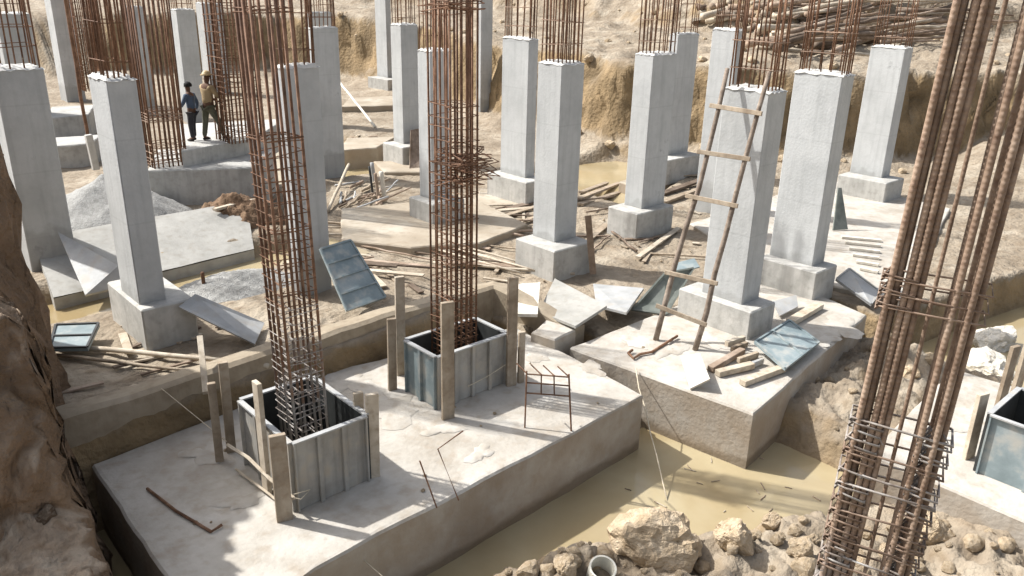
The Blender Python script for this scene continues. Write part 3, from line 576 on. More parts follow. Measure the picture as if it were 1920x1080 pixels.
# ------------------------------------------------------------------ formwork boxes
def formbox(label, x, y, sx, sy, z0, h, mats, stakes, ribs=(3, 3)):
    root = empty('formwork_box', (x+sx/2, y+sy/2, z0), label, 'formwork', 'steel formwork boxes round the cage feet')
    th = .012
    for k, (a, b, nrm) in enumerate((((0, 0), (sx, 0), (0, -1)), ((0, 0), (0, sy), (-1, 0)), ((sx, 0), (sx, sy), (1, 0)), ((0, sy), (sx, sy), (0, 1)))):
        a3 = Vector((*a, 0)); b3 = Vector((*b, 0)); d = (b3-a3); L = d.length; d.normalize(); n3 = Vector((*nrm, 0)); mb = MB()
        def bx(u0, u1, w0, w1, v0, v1):
            V = []
            for v in (v0, v1):
                for (uu_, ww) in ((u0, w0), (u1, w0), (u1, w1), (u0, w1)): V.append(tuple(a3 + d*uu_ + n3*ww + Vector((0, 0, v))))
            mb.add(V, [(0, 3, 2, 1), (4, 5, 6, 7), (0, 1, 5, 4), (1, 2, 6, 5), (2, 3, 7, 6), (3, 0, 4, 7)])
        e = .004 if k < 2 else .0
        bx(e, L-e, -th, 0, .0, h)
        nr = ribs[0] if k in (0, 3) else ribs[1]
        for i in range(nr+1):
            u = L*i/nr; bx(max(0.003, u-.022), min(L-.003, u+.022), .001, .038, .0, h-.012)
        o = link_mesh('panel', mb.mesh(), mats[k], root, (-sx/2, -sy/2, 0))
        mb2 = MB(); a_, b_ = a3 + d*.0, a3 + d*L
        V = [tuple(p + n3*w_ + Vector((0, 0, v))) for v in (h-.010, h+.008) for p, w_ in ((a_, -.016), (b_, -.016), (b_, .042), (a_, .042))]
        for v in range(8): V[v] = (V[v][0], V[v][1], V[v][2] + .003*k)
        mb2.add(V, [(0, 3, 2, 1), (4, 5, 6, 7), (0, 1, 5, 4), (1, 2, 6, 5), (2, 3, 7, 6), (3, 0, 4, 7)])
        link_mesh('rim', mb2.mesh(), m_sheet, o)
    for (px, py, ptop, wd) in stakes:
        b = P(px, py, z0); zt = zat(px, ptop, b)
        mb = MB().beam((0, 0, -.02 + 0), (random.uniform(-.02, .02), random.uniform(-.02, .02), zt-z0), wd, .055, (0.3, 1, 0))
        link_mesh('stake', bevelled(mb.mesh(), .004), m_wood if random.random() < .8 else m_woodp, root, (b.x-x-sx/2, b.y-y-sy/2, 0))
    return root
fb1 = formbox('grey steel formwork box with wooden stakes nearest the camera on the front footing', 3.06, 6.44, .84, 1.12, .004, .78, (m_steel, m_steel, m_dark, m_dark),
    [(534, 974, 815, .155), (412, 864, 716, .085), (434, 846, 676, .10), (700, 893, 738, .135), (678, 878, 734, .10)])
b = P(518, 925, .0); 
link_mesh('stake', bevelled(MB().beam((0, 0, 0), (0, 0, zat(516, 716, b)), .125, .05, (1, 0, 0)).mesh(), .004), m_woodp, fb1, (2.98-3.48, 6.92-7.0, 0))
w1 = MB().tube([(-.62, .55, .32), (-.55, .2, .30), (-.52, -.2, .24), (-.47, -.62, .2)], .02, 6)
link_mesh('brace', w1.mesh(), m_woodp, fb1)
link_mesh('brace', MB().tube([(-.60, .45, .06), (-.53, -.2, .05), (-.50, -.6, .03)], .014, 6).mesh(), m_woodp, fb1)
link_mesh('tie_wire', MB().tube([(-.47, -.62, .25), (-.3, -.64, .24), (-.42, -.66, .19), (-.5, -.6, .22)], .006, 5).mesh(), m_rope, fb1)
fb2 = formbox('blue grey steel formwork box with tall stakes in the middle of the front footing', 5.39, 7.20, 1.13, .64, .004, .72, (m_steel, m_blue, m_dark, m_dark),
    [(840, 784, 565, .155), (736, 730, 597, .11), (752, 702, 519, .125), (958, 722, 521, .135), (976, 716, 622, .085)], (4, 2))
link_mesh('tie_wire', MB().tube([(-.1, -.36, .18), (.2, -.37, .22), (.56, -.37, .30)], .006, 5).mesh(), m_rope, fb2)
b3 = P(1830, 885, -.1)
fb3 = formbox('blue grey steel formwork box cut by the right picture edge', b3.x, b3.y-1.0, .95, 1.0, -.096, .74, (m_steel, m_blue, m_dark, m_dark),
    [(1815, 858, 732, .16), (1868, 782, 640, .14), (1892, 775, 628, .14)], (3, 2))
# ------------------------------------------------------------------ ladder
def at3(a, b, y):
    lo, hi = 0., 1.
    for _ in range(40):
        m = (lo+hi)/2; q = a.lerp(b, m)
        if proj(q)[1] > y: lo = m
        else: hi = m
    return a.lerp(b, (lo+hi)/2)
Cx = COLS['K18'][0].x
A0, A1 = P(1231, 640, .0), atX(1366, 128, Cx - .10); B0, B1 = P(1303, 656, .0), atX(1441, 134, Cx - .10)
lad = empty('ladder', A0, 'rough wooden pole ladder leaning against the grey column', 'ladder')
for p, q in ((A0, A1), (B0, B1)):
    pts = [p.lerp(q, i/7) + Vector((random.uniform(-.012, .012), random.uniform(-.03, .03), 0)) for i in range(8)]
    link_mesh('rail', MB().tube([x - A0 for x in pts], .044, 8, .032).mesh(True), m_rail, lad)
for ya, yb in ((197, 212), (284, 296), (367, 384), (513, 526), (578, 604)):
    p, q = at3(A0, A1, ya), at3(B0, B1, yb); d = (q-p).normalized()
    p = p - d*.12 + Vector((-.05, 0, .0)); q = q + d*.10 + Vector((-.05, 0, 0))
    link_mesh('rung', bevelled(MB().beam(p-A0 + Vector((0, 0, random.uniform(-.02, .02))), q-A0 + Vector((0, 0, random.uniform(-.02, .02))), .065, .03, (-1, 0, .15)).mesh(), .005), m_wood, lad)
# ------------------------------------------------------------------ loose sheets and panels
def sheet(name, label, pts, m, th=.03, ribs=0, frame=True, cat='panel', group=None, mr=None):
    p = [Vector(q) for q in pts]; n = (p[1]-p[0]).cross(p[3]-p[0]).normalized()
    if n.z < 0: n = -n
    c = sum(p, Vector())/4; q = [x - c for x in p]; mb = MB()
    mb.add(q + [x - n*th for x in q], [(0, 1, 2, 3), (7, 6, 5, 4), (0, 4, 5, 1), (1, 5, 6, 2), (2, 6, 7, 3), (3, 7, 4, 0)])
    o = tag(link_mesh(name, mb.mesh(), m, None, c), label, cat, group)
    mr = mr or m
    if frame:
        fb = MB()
        for i in range(4):
            a, b = q[i]*.975, q[(i+1) % 4]*.975
            fb.beam(a + n*.008, b + n*.008, .03, .022, n)
        link_mesh('frame', fb.mesh(), mr, o)
    for i in range(ribs):
        t = (i+1)/(ribs+1); a, b = q[0].lerp(q[1], t)*.96, q[3].lerp(q[2], t)*.96
        link_mesh('rib', MB().beam(a + n*.009, b + n*.009, .028, .02, n).mesh(), mr, o)
    return o
sheet('shuttering_sheet', 'blue grey steel panel leaning upright against the column behind the near cage', [P(650, 584, .47), P(599, 466, 1.22), P(657, 449, 1.22), P(724, 558, .47)], m_blue, ribs=3, frame=True)
sheet('steel_sheet', 'pale grey plate tilted from the plinth of the left column down to the ground', [P(335, 575, .93), P(366, 551, 1.0), P(496, 605, .48), P(478, 645, .46)], m_sheet, .025, 0, False)
sheet('shuttering_sheet', 'small two pane steel panel lying on the mud near the earth bank', [P(92, 653, .52), P(104, 609, .56), P(186, 606, .58), P(164, 652, .54)], m_blue, .05, 1, True, mr=m_dark)
sheet('shuttering_sheet', 'dark grey board sloping down at the foot of the broad shaded column', [P(160, 553, .28), P(108, 470, .62), P(112, 428, 1.0), P(222, 500, .55), P(222, 538, .30)][0:1] + [P(108, 434, 1.0), P(222, 498, .62), P(224, 538, .32)], m_sheet, .04, 0, False)
sheet('shuttering_sheet', 'grey board lying flat on the sloped apron beside the left column', [P(318, 470, .36), P(330, 420, .60), P(392, 412, .60), P(384, 458, .36)], m_apron, .03, 0, False)
g1 = 'form panels dumped between the footings'
sheet('shuttering_sheet', 'white edged panel lying just right of the middle formwork box', [P(952, 588, .30), P(958, 533, .36), P(1013, 529, .36), P(1008, 589, .30)], m_pale, .05, 0, False)
sheet('shuttering_sheet', 'dusty grey panel sloping in the centre, largest of the dumped panels', [P(1079, 611, .26), P(1010, 584, .20), P(1040, 522, .22), P(1138, 573, .28)], m_apron, .045, 0, False)
sheet('shuttering_sheet', 'grey panel tilted next to the dusty one with a dark gap under it', [P(1174, 586, .26), P(1118, 572, .14), P(1112, 532, .10), P(1207, 540, .16)], m_sheet, .04, 0, False)
sheet('shuttering_sheet', 'dull green panel propped steeply with a dark shaded underside left of the ladder plinth', [P(1184, 581, .05), P(1250, 590, .02), P(1302, 502, .55), P(1246, 512, .55)], m_green, .04, 0, True)
sheet('plastic_sheet', 'crumpled blue and white sheet behind the ladder', [P(1268, 512, .42), P(1270, 492, .5), P(1302, 484, .55), P(1312, 500, .5)], m_blue, .02, 0, False, 'sheet')
sheet('shuttering_sheet', 'blue steel panel with a rib lying on timbers on the ladder footing', [P(1414, 641, .20), P(1480, 600, .22), P(1537, 642, .12), P(1472, 692, .12)], m_blue, .03, 1, True)
sheet('steel_sheet', 'white plate tilted on the corner of the ladder footing', [P(1276, 668, .16), P(1312, 662, .22), P(1331, 710, .20), P(1294, 728, .03)], m_pale, .03, 0, False)
sheet('shuttering_sheet', 'small white panel beside the plinth of the ladder column', [P(1462, 592, .06), P(1449, 565, .16), P(1493, 553, .2), P(1497, 574, .12)], m_sheet, .03, 0, False)
sheet('shuttering_sheet', 'grey panel propped beside the plinth of the wide bright column', [P(1634, 571, .02), P(1567, 523, .22), P(1592, 503, .4), P(1652, 548, .12)], m_sheet, .04, 0, True)
def board(name, label, a, b, wd, th, m, cat='board', group=None, up=(0, 0, 1)):
    return single(name, MB().beam(a, b, wd, th, up), m, label, cat, group, bev=.004)
def pole(name, label, a, b, r, m, cat='pole', group=None, r2=None, bend=.02):
    a, b = Vector(a), Vector(b); k = 6
    pts = [a.lerp(b, i/k) + (Vector((random.uniform(-1, 1), random.uniform(-1, 1), random.uniform(-.3, .3)))*bend if 0 < i < k else Vector()) for i in range(k+1)]
    return single(name, MB().tube(pts, r, 7, r2), m, label, cat, group, smooth=True)
p = P(1112, 514, -.05); board('plank', 'dark plank leaning on the plinth of the nearest central column', p, Vector((p.x-.10, p.y+.12, zat(1096, 404, p))), .12, .03, m_woodd, up=(1, 1, 0))
sheet('shuttering_sheet', 'grey board leaning on the right side of the wide bright column', [P(1562, 432, .02), P(1572, 352, .9), P(1578, 352, .9), P(1590, 430, .02)], m_green, .03, 0, False)
sheet('shuttering_sheet', 'brown board leaning on the stained plinth left of the middle cage', [P(768, 316, .0), P(770, 244, .95), P(790, 240, .95), P(789, 314, .0)], m_woodd, .03, 0, False)
# timbers on the ladder footing
tg = 'timber offcuts under the blue panel'
for i, (x0, y0, x1, y1, wd, m, l) in enumerate([(1332, 692, 1392, 657, .10, m_woodd, 'dark offcut, rearmost under the blue panel'), (1345, 700, 1411, 684, .11, m_woodp, 'pale offcut sticking out left of the blue panel'), (1392, 718, 1468, 690, .11, m_woodp, 'pale offcut nearest the camera below the blue panel'), (1384, 676, 1420, 664, .06, m_wood, 'short thin offcut half under the blue panel'), (1482, 604, 1536, 572, .16, m_woodp, 'thick pale timber behind the blue panel'), (1395, 690, 1430, 676, .05, m_sheet, 'short grey offcut half under the blue panel'), (1362, 645, 1395, 634, .07, m_woodp, 'pale offcut at the foot of the ladder column plinth'), (1372, 655, 1400, 645, .06, m_wood, 'brown offcut between plinth and blue panel')]):
    board('timber', l, P(x0, y0, .05), P(x1, y1, .06), wd, .08, m, 'timber', tg)
for i, y in enumerate((447, 457, 468, 480, 493, 506)):
    board('plank', 'pale plank lying in a row of six on the far right footing', P(1578 + i*7, y - 3, .035), P(1652 - i*1, y + 4, .035), .10, .05, m_pale, 'plank', 'six planks in a row on the far right footing')
# bamboo and poles on the ground
bg = 'bamboo poles lying behind the middle rust cage'
for (x0, y0, x1, y1) in ((640, 423, 975, 522), (672, 412, 990, 508), (655, 430, 852, 482), (700, 428, 960, 503), (662, 420, 820, 462), (760, 448, 1003, 517)):
    pole('bamboo_pole', 'pale bamboo pole lying in the bundle behind the middle rust cage', G(x0, y0, .07), G(x1, y1, .09), .028, m_woodp, 'pole', bg, .02, .03)
pole('bamboo_pole', 'long pale pole on the pit edge between earth bank and near formwork box', G(108, 661, .08), G(420, 694, .10), .04, m_woodp, r2=.03)
pole('bamboo_pole', 'thin brown pole lying just in front of the long pale one on the pit edge', G(108, 675, .05), G(362, 704, .06), .028, m_wood, r2=.02)
pole('bamboo_pole', 'short pale pole on the pit edge running behind the near cage', G(436, 692, .10), G(505, 703, .08), .035, m_woodp)
board('plank', 'plank across the dark hole left of the near cage', P(402, 393, .75), P(476, 374, .72), .10, .05, m_woodp)
for i, (x0, y0, x1, y1, l) in enumerate([(1084, 378, 1176, 343, 'upper'), (1088, 388, 1174, 362, 'middle'), (1085, 352, 1178, 318, 'topmost'), (1090, 366, 1150, 344, 'short')]):
    board('plank', 'brown plank between the central pair and the slim column, %s of four' % l, G(x0, y0, .06), G(x1, y1, .08), .16, .06, m_wood, 'plank', 'planks between the central columns')
board('plank', 'dark plank behind the ladder', G(1240, 368, .05), G(1322, 340, .08), .2, .06, m_woodd)
board('plank', 'brown plank lower behind the ladder', G(1243, 384, .05), G(1312, 360, .08), .14, .06, m_wood)
board('plank', 'dark plank at the foot of the bright column behind the central pair', G(953, 396, .05), G(1003, 384, .06), .2, .05, m_woodd)
pole('pole', 'thin stick on the footing pad left of the middle cage', G(746, 397, .08), G(800, 418, .07), .02, m_wood)
pole('bent_pipe', 'pale pipe slanting down behind the column with a blue mark', G(637, 190, .9), G(703, 243, .1), .05, m_pale)
pole('prop_pole', 'tall dark pole standing left of the bright faced left column', P(172, 300, .3), Vector((*P(172, 300, .3)[:2], 5.2)) + Vector((-.02, .0, 0)), .045, m_rust, bend=.015)
q = P(180, 318, .3); single('post', MB().beam(q, (q.x-.05, q.y, 1.2), .16, .16), m_plinth, 'short pale post at the foot of the tall dark pole', 'post', bev=.01)
hd = [(675, 395, 612, 'thin brown'), ]
for i, (x, yb, yt, m, r, l) in enumerate([(700, 370, 312, m_dark, .03, 'thin dark prop, leftmost of four upright by the shaded column'), (711, 378, 325, m_woodd, .04, 'dark prop, second from left of four upright props'), (722, 380, 322, m_pale, .06, 'thick white prop, rightmost of four upright props'), (704, 352, 305, m_sheet, .05, 'grey prop, rearmost of four upright props')]):
    b = G(x, yb); pole('prop', l, b, Vector((b.x - .05, b.y + .05, zat(x-3, yt, b))), r, m, 'prop', 'upright props behind the middle cage', bend=.004)
dg = 'sticks in the debris pile behind the near cage'
for i in range(26):
    x, y = random.uniform(622, 720), random.uniform(352, 402); a = G(x, y, .05)
    an = random.uniform(-.5, 1.2); L_ = random.uniform(.4, 1.3)
    pole('stick', 'grey brown stick in the debris pile right of the shaded column', a, a + Vector((math.cos(an)*L_, math.sin(an)*L_*.7, random.uniform(-.02, .25))), random.uniform(.015, .035), random.choice([m_woodd, m_woodd, m_wood, m_sheet]), 'stick', dg)
pole('pole', 'pale pole leaning out of the debris pile', G(615, 402, .05), G(656, 342, .5), .04, m_woodp)
pg = 'long poles and planks strewn between the middle footings'
for i in range(46):
    rx = random.random()
    if rx < .38: x, y, an = random.uniform(650, 960), random.uniform(405, 515), random.gauss(-.95, .18)
    elif rx < .62: x, y, an = random.uniform(1085, 1300), random.uniform(320, 395), random.gauss(-.05, .25)
    elif rx < .8: x, y, an = random.uniform(900, 1000), random.uniform(385, 440), random.gauss(-.6, .4)
    else: x, y, an = random.uniform(1110, 1330), random.uniform(400, 500), random.gauss(.1, .6)
    c = G(x, y, .07); L_ = random.uniform(1.2, 3.3); d = Vector((math.cos(an), math.sin(an), random.uniform(-.02, .02)))*L_/2
    if min((c+d).y, (c-d).y) < 9.4 and c.x < 9: continue
    if i % 3: pole('pole', 'long thin pole strewn on the ground between the middle footings', c - d, c + d, random.uniform(.016, .03), random.choice([m_wood, m_woodp, m_woodd]), 'pole', pg, bend=.03)
    else: board('plank', 'worn plank strewn on the ground between the middle footings', c - d*.8, c + d*.8, random.uniform(.09, .18), .03, random.choice([m_wood, m_woodp, m_woodd]), 'plank', pg)
wg = 'twigs floating on the muddy water'
for i in range(26):
    c = P(random.uniform(960, 1540), random.uniform(840, 960), -.812)
    if c.y > 5.4 and c.x < 7.9: continue
    an = random.uniform(0, 3.14); L_ = random.uniform(.03, .16); d = Vector((math.cos(an), math.sin(an), 0))*L_/2
    pole('twig', 'small twig floating on the muddy water in front', c - d, c + d, .006, random.choice([m_wood, m_woodp, m_woodd]), 'twig', wg, bend=.004)
# timber pile on the upper ground
lg = 'logs in the timber pile on the upper ground'
GG = G
for i in range(170):
    if i < 130: x, y = random.uniform(1390, 1740), 22 + 88*random.random()**.8; y = min(y, 108 - max(0, x-1620)*.45)
    else: x, y = random.uniform(1290, 1440), random.uniform(22, 60)
    a = GG(x, y, .1); L_ = random.uniform(1.6, 5.2); d = math.atan2(-.677, .736) + random.gauss(.45, .33)
    lift = random.uniform(0, 1.0)*(1 if i % 2 else .3)
    pole('log', 'weathered log or branch tangled in the timber pile on the upper ground', a + Vector((0, 0, lift*.6)), a + Vector((math.cos(d)*L_, math.sin(d)*L_, lift + random.uniform(-.35, .45))), random.uniform(.05, .17), random.choice([m_woodd, m_woodd, m_woodd, m_woodd, m_woodp]), 'log', lg, random.uniform(.03, .06), .08)
board('log', 'thick dark beam along the front edge of the timber pile', GG(1462, 88, .15), GG(1560, 76, .2), .35, .3, m_woodd, 'log', lg)
pole('log', 'pale log jutting out at the right end of the timber pile', GG(1600, 88, .1), GG(1740, 52, .5), .10, m_woodp, 'log', lg)
board('log', 'pale plank at the left end of the timber pile', GG(1300, 42, .1), GG(1378, 34, .2), .5, .12, m_pale, 'log', lg)
# ------------------------------------------------------------------ rods and small things on the front footing
def rods(name, label, lines, m, r=.008, cat='rebar rod'):
    mb = MB()
    for l in lines: mb.tube(l, r, 6)
    return single(name, mb, m, label, cat)
b = P(860, 932, .0); rods('bent_rod', 'taller rod with a bent top standing at the edge of the front footing', [[P(860, 938, -.0), P(821, 842, zat(821, 842, P(856, 930, 0))), P(868, 808, zat(821, 842, P(856, 930, 0))-.03)]], m_rust)
rods('bent_rod', 'shorter straight rod standing at the edge of the front footing', [[P(819, 952, -.0), P(787, 864, zat(787, 864, P(815, 948, 0)))]], m_rust)
rods('hooked_bar', 'dark hooked bar lying in the bank shadow on the front footing', [[P(276, 916, .02), P(330, 958, .025), P(396, 997, .02), P(416, 984, .03)]], m_rust, .016)
rods('hooked_bar', 'bent rusty bar lying at the left corner of the ladder footing', [[P(1178, 662, .03), P(1188, 672, .03), P(1200, 664, .03), P(1222, 660, .03), P(1270, 630, .04)], [P(1178, 662, .03), P(1186, 656, .05)]], m_rust, .02)
A_, B_ = P(984, 802, 0), P(1071, 808, 0); tA = Vector((A_.x, A_.y, zat(993, 702, A_))); tB = Vector((B_.x, B_.y, zat(1049, 700, B_))); tA += Vector((.06, .06, 0)); tB += Vector((-.05, .04, 0))
ch = empty('bar_chair', A_, 'rebar stand with two legs and a grid top right of the middle formwork box', 'bar stand')
off = Vector((.12, .42, .02))
for p, q in ((A_, tA), (B_, tB)): link_mesh('leg', MB().tube([p-A_, q-A_], .011, 6).mesh(), m_rust, ch)
gt = MB()
for t in (.62, .8, .95):
    a, b = A_.lerp(tA, t)-A_, B_.lerp(tB, t)-A_
    gt.tube([a, b], .010, 5)
for t in (.35, .65): gt.tube([(A_.lerp(tA, .62)).lerp(B_.lerp(tB, .62), t)-A_, (A_.lerp(tA, .97)).lerp(B_.lerp(tB, .97), t)-A_], .009, 5)
for t in (.0, .35, .65, 1): a = tA.lerp(tB, t)-A_; gt.tube([a - Vector((0, 0, .03)), a + off*.6 - Vector((0, 0, .03))], .009, 5)
link_mesh('grid', gt.mesh(), m_rust, ch)
p = G(384, 548); pole('peg', 'short rusty peg standing in the mud behind the plate', p, Vector((p.x, p.y, zat(382, 510, p))), .03, m_rust, 'peg', bend=0)
p = G(377, 526); pole('peg', 'short yellow peg beside the rusty one', p, Vector((p.x, p.y, zat(377, 505, p))), .03, m_woodp, 'peg', bend=0)
p = G(384, 705); board('stake', 'pale wooden stake with a splayed head standing on the pit edge', P(386, 737, .5), Vector((p.x, p.y, zat(384, 630, p))), .07, .05, m_woodp, 'stake')
single('cement_bag', MB().box((0, 0, 0), (.01, .01, .01)), m_pale, 'x', 'x') if 0 else None
for (x, y) in ((373, 612), (399, 616)):
    pass
pole('guide_rod', 'thin string pole standing in the muddy water beside the ladder footing', P(1254, 950, -.86), P(1192, 690, .05), .008, m_rope, 'rod', bend=.02)
pole('string_line', 'thin string from the mud wall to the near formwork box', P(302, 728, .6), P(425, 828, .25), .005, m_rope, 'string', bend=.0)
pole('string_line', 'thin string running over the near edge of the front footing', P(560, 945, .01), P(728, 1090, -.3), .005, m_rope, 'string', bend=.0)
mb = MB(); q = P(1130, 1066, -.34); q = P(1130, 1066, float(hT(np.array([q.x]), np.array([q.y]))[0]) + .13)
rg = []
for i in range(25):
    a = 2*math.pi*i/24; rg.append((.135*math.cos(a), .135*math.sin(a)))
V = []; Fc = []
tilt = Matrix.Rotation(R(18), 4, 'X') @ Matrix.Rotation(R(-10), 4, 'Y')
for i in range(24):
    x, y = rg[i]
    for (k, zz) in ((1, -.18), (1.0, .0), (1.0, .02), (.86, .02), (.82, -.18)): V.append(tuple(tilt @ Vector((x*k, y*k, zz))))
for i in range(24):
    j = (i+1) % 24
    for k in range(4): Fc.append((i*5+k, j*5+k, j*5+k+1, i*5+k+1))
o = tag(link_mesh('pipe_end', mk(V, Fc, False), m_pvc, None, q), 'round open end of a pale pipe among the clods at the bottom', 'pipe')
CR = []
def crack_mud(name, label, c, r, m, seed, th=.012):
    rg = random.Random(seed); V = [(0, 0, th)]; n = 26; Fc = []
    ph = [rg.uniform(0, 6) for _ in range(5)]
    for ring, (k, z) in enumerate(((.55, th*.9), (.85, th*.6), (1.0, .001))):
        for i in range(n):
            a = 2*math.pi*i/n; q = 1 + .28*math.sin(2*a+ph[0]) + .2*math.sin(3*a+ph[1]) + .14*math.sin(5*a+ph[2]) + .1*math.sin(9*a+ph[3])
            V.append((math.cos(a)*r*k*q, math.sin(a)*r*k*q*.7, z + (rg.uniform(0, th*.4) if ring < 2 else 0)))
    for i in range(n): Fc.append((0, 1+i, 1+(i+1) % n))
    for ring in range(2):
        for i in range(n): Fc.append((1+ring*n+i, 1+(ring+1)*n+i, 1+(ring+1)*n+(i+1) % n, 1+ring*n+(i+1) % n))
    return tag(link_mesh(name, mk(V, Fc, True), m, None, c, (0, 0, rg.uniform(0, 6))), label, 'mud patch', 'patches of mud and mortar on the footings')
for i, (x, y, r) in enumerate([(735, 770, .42), (690, 730, .3), (640, 715, .35), (830, 805, .2), (1000, 660, .3), (1250, 655, .32), (1200, 640, .3), (1580, 610, .4), (1545, 640, .25), (380, 855, .22), (1110, 690, .22), (900, 850, .18), (450, 940, .2), (1790, 800, .25), (1340, 640, .3)]):
    crack_mud('mud_patch', 'thin patch of dried mud trodden onto a footing top', P(x, y, .003 if x < 1700 else -.097), r, m_foot, i)
og = 'crumbs of mortar and soil on the footing tops'
for i in range(70):
    x, y = random.choice([(random.uniform(330, 1150), random.uniform(640, 1000)), (random.uniform(1100, 1560), random.uniform(610, 760))]); c = P(x, y, 0)
    if not ((1.9 < c.x < 7.5 and 5.8 < c.y < 8.5) or (8.5 < c.x < 12.3 and 5.3 < c.y < 7)): continue
    r = random.uniform(.012, .03); CR.append((c + Vector((0, 0, r*.3)), r))
# ------------------------------------------------------------------ clods and stones
ROCK = []
def rockmesh(seed, m, sub=3):
    bm = bmesh.new(); bmesh.ops.create_icosphere(bm, subdivisions=sub, radius=1)
    of = Vector((seed*7.3, seed*3.1, seed*1.7))
    for v in bm.verts:
        n = v.co.normalized(); k = 1 + .34*mnoise.noise(n*1.1 + of) + .20*mnoise.noise(n*2.6 + of) + .05*mnoise.noise(n*5.5 + of)
        v.co = n*k; v.co.z *= .85
    rg_ = random.Random(seed*11+3)
    for q in range(11):
        pn = Vector((rg_.gauss(0, 1), rg_.gauss(0, 1), rg_.gauss(0, .8))).normalized(); pd = rg_.uniform(.58, .85)
        for v in bm.verts:
            t = v.co.dot(pn) - pd
            if t > 0: v.co -= pn*t*.72
    for v in bm.verts: v.co += Vector(mnoise.noise_vector(v.co*6 + of))*.075 + Vector(mnoise.noise_vector(v.co*13 + of))*.04
    me = bpy.data.meshes.new('rock'); bm.to_mesh(me); bm.free(); me.materials.append(m); return me
for i in range(9): ROCK.append(rockmesh(i, m_rock, 4 if i < 4 else 3))
PALE = [rockmesh(20+i, m_pale, 4) for i in range(3)]
def rock(me, c, sc, label, cat='rock', group=None, name='rock'):
    o = bpy.data.objects.new(name, me); COL.objects.link(o); o.location = c; o.scale = sc; o.rotation_euler = (random.uniform(-.3, .3), random.uniform(-.3, .3), random.uniform(0, 6)); return tag(o, label, cat, group)
big = [(1236, 1018, .48, .42, 'largest tan boulder at the bottom centre behind the pale pipe end'), (1372, 1012, .23, .24, 'rounded tan clod right of the largest boulder'), (1062, 1062, .15, .14, 'pale flattened clod left of the pale pipe end', ), (1498, 1040, .15, .14, 'pale clod touching the near cage on its left'), (1738, 1003, .21, .2, 'tan boulder right of the near cage by the footing'), (1446, 985, .14, .12, 'small dark clod behind the rounded one'), (1318, 975, .15, .12, 'clod on the right shoulder of the largest boulder'), (1680, 668, .22, .2, 'tan clod in the gap behind the near cage'), (1692, 702, .28, .2, 'broad tan clod in the gap behind the near cage'), (1165, 985, .12, .08, 'low clod left of the largest boulder')]
for i, (x, y, r, hz, l) in enumerate(big):
    c = G(x, y, .04); c.z -= .0
    if y > 900: c = G(x, y + r*50, hz*.35)
    rock(ROCK[i % 4], c, (r, r*.9, hz), l)
rock(PALE[0], P(1858, 640, -.75), (.42, .35, .3), 'pale boulder standing in the muddy water at the right'); rock(PALE[1], P(1850, 690, -.8), (.55, .45, .34), 'broad pale boulder below the other in the muddy water at the right')
cg = 'clods scattered on the near mud heap'
for i in range(105):
    x, y = random.uniform(930, 1900), random.uniform(985, 1085)
    if x < 1000 and y < 1030: continue
    if 1530 < x < 1700 and y > 1000: pass
    r = random.choice([.03, .045, .06, .08, .11]) * random.uniform(.7, 1.3)
    c = G(x, y, r*.12)
    rock(ROCK[4 + i % 5], c, (r, r, r*.85), 'small tan clod on the near mud heap at the bottom', 'clod', cg, 'clod')
mg = 'clods on the mud between the two right footings'
for i in range(28):
    x, y = random.uniform(9.3, 13), random.uniform(3.0, 5.0); r = random.uniform(.03, .13); z_ = float(hT(np.array([x]), np.array([y]))[0])
    if z_ > -.8: rock(ROCK[i % 9], (x, y, z_ + r*.25), (r, r, r*.8), 'clod on the mud between the two right footings, behind the near cage', 'clod', mg, 'clod')
lgp = 'clods on the sunlit ledge of the earth bank'
def hb(x, y):
    i = np.abs(bx - x).argmin(); j = np.abs(by - y).argmin(); return float(bz[j, i])
for i in range(34):
    x, y = random.uniform(.1, 1.25), random.uniform(4.3, 6.5); r = random.choice([.02, .03, .04, .06])*random.uniform(.7, 1.4)
    rock(ROCK[4 + i % 5], (x, y, hb(x, y) + r*.4), (r, r, r*.85), 'small clod on the sunlit ledge of the earth bank bottom left', 'clod', lgp, 'clod')
ug = 'clods scattered on the upper ground'
for i in range(70):
    x, y = random.uniform(560, 1900), random.uniform(4, 130); c = GG(x, y, .0)
    if c.z < 2.2 or c.length > 90: continue
    r = random.uniform(.05, .22); rock(ROCK[4 + i % 5], c, (r, r, r*.8), 'tan clod lying on the upper ground beyond the pit side', 'clod', ug, 'clod')
kg = 'soil lumps sticking out of the earth bank'
LUMP = [rockmesh(40+i, m_bank, 3) for i in range(4)]
for i in range(90):
    a, b = random.randrange(len(by)), random.randrange(len(bx)); c = Vector((BX2[a, b], BY2[a, b], bz[a, b]))
    if not (6.7 < c.y < 10 and .2 < c.x < 1.9 and c.z > -.3): continue
    r = random.uniform(.03, .12); rock(LUMP[i % 4], c, (r, r, r*.9), 'lump of soil sticking out of the shaded face of the earth bank', 'soil lump', kg, 'soil_lump')
fg = 'clods fallen at the foot of the far pit side'
for i in range(32):
    t = random.random(); pts = [(26, 10.0), (22.0, 13.2), (20.3, 17.4), (20.6, 23)]; k = min(2, int(t*3)); a, b = Vector(pts[k]), Vector(pts[k+1]); p = a.lerp(b, t*3-k) + Vector((random.uniform(-1.2, .3), random.uniform(-.6, .6)))
    r = random.uniform(.06, .22); rock(ROCK[4 + i % 5], (p.x, p.y, float(hT(np.array([p.x]), np.array([p.y]))[0]) + r*.3), (r, r, r*.8), 'tan clod at the foot of the far pit side', 'clod', fg, 'clod')
for i, (c, r) in enumerate(CR): rock(ROCK[4 + i % 5], c, (r, r, r*.7), 'crumb of mortar or soil lying on a footing top', 'crumb', og, 'crumb')
eg = 'clods around the middle footings'
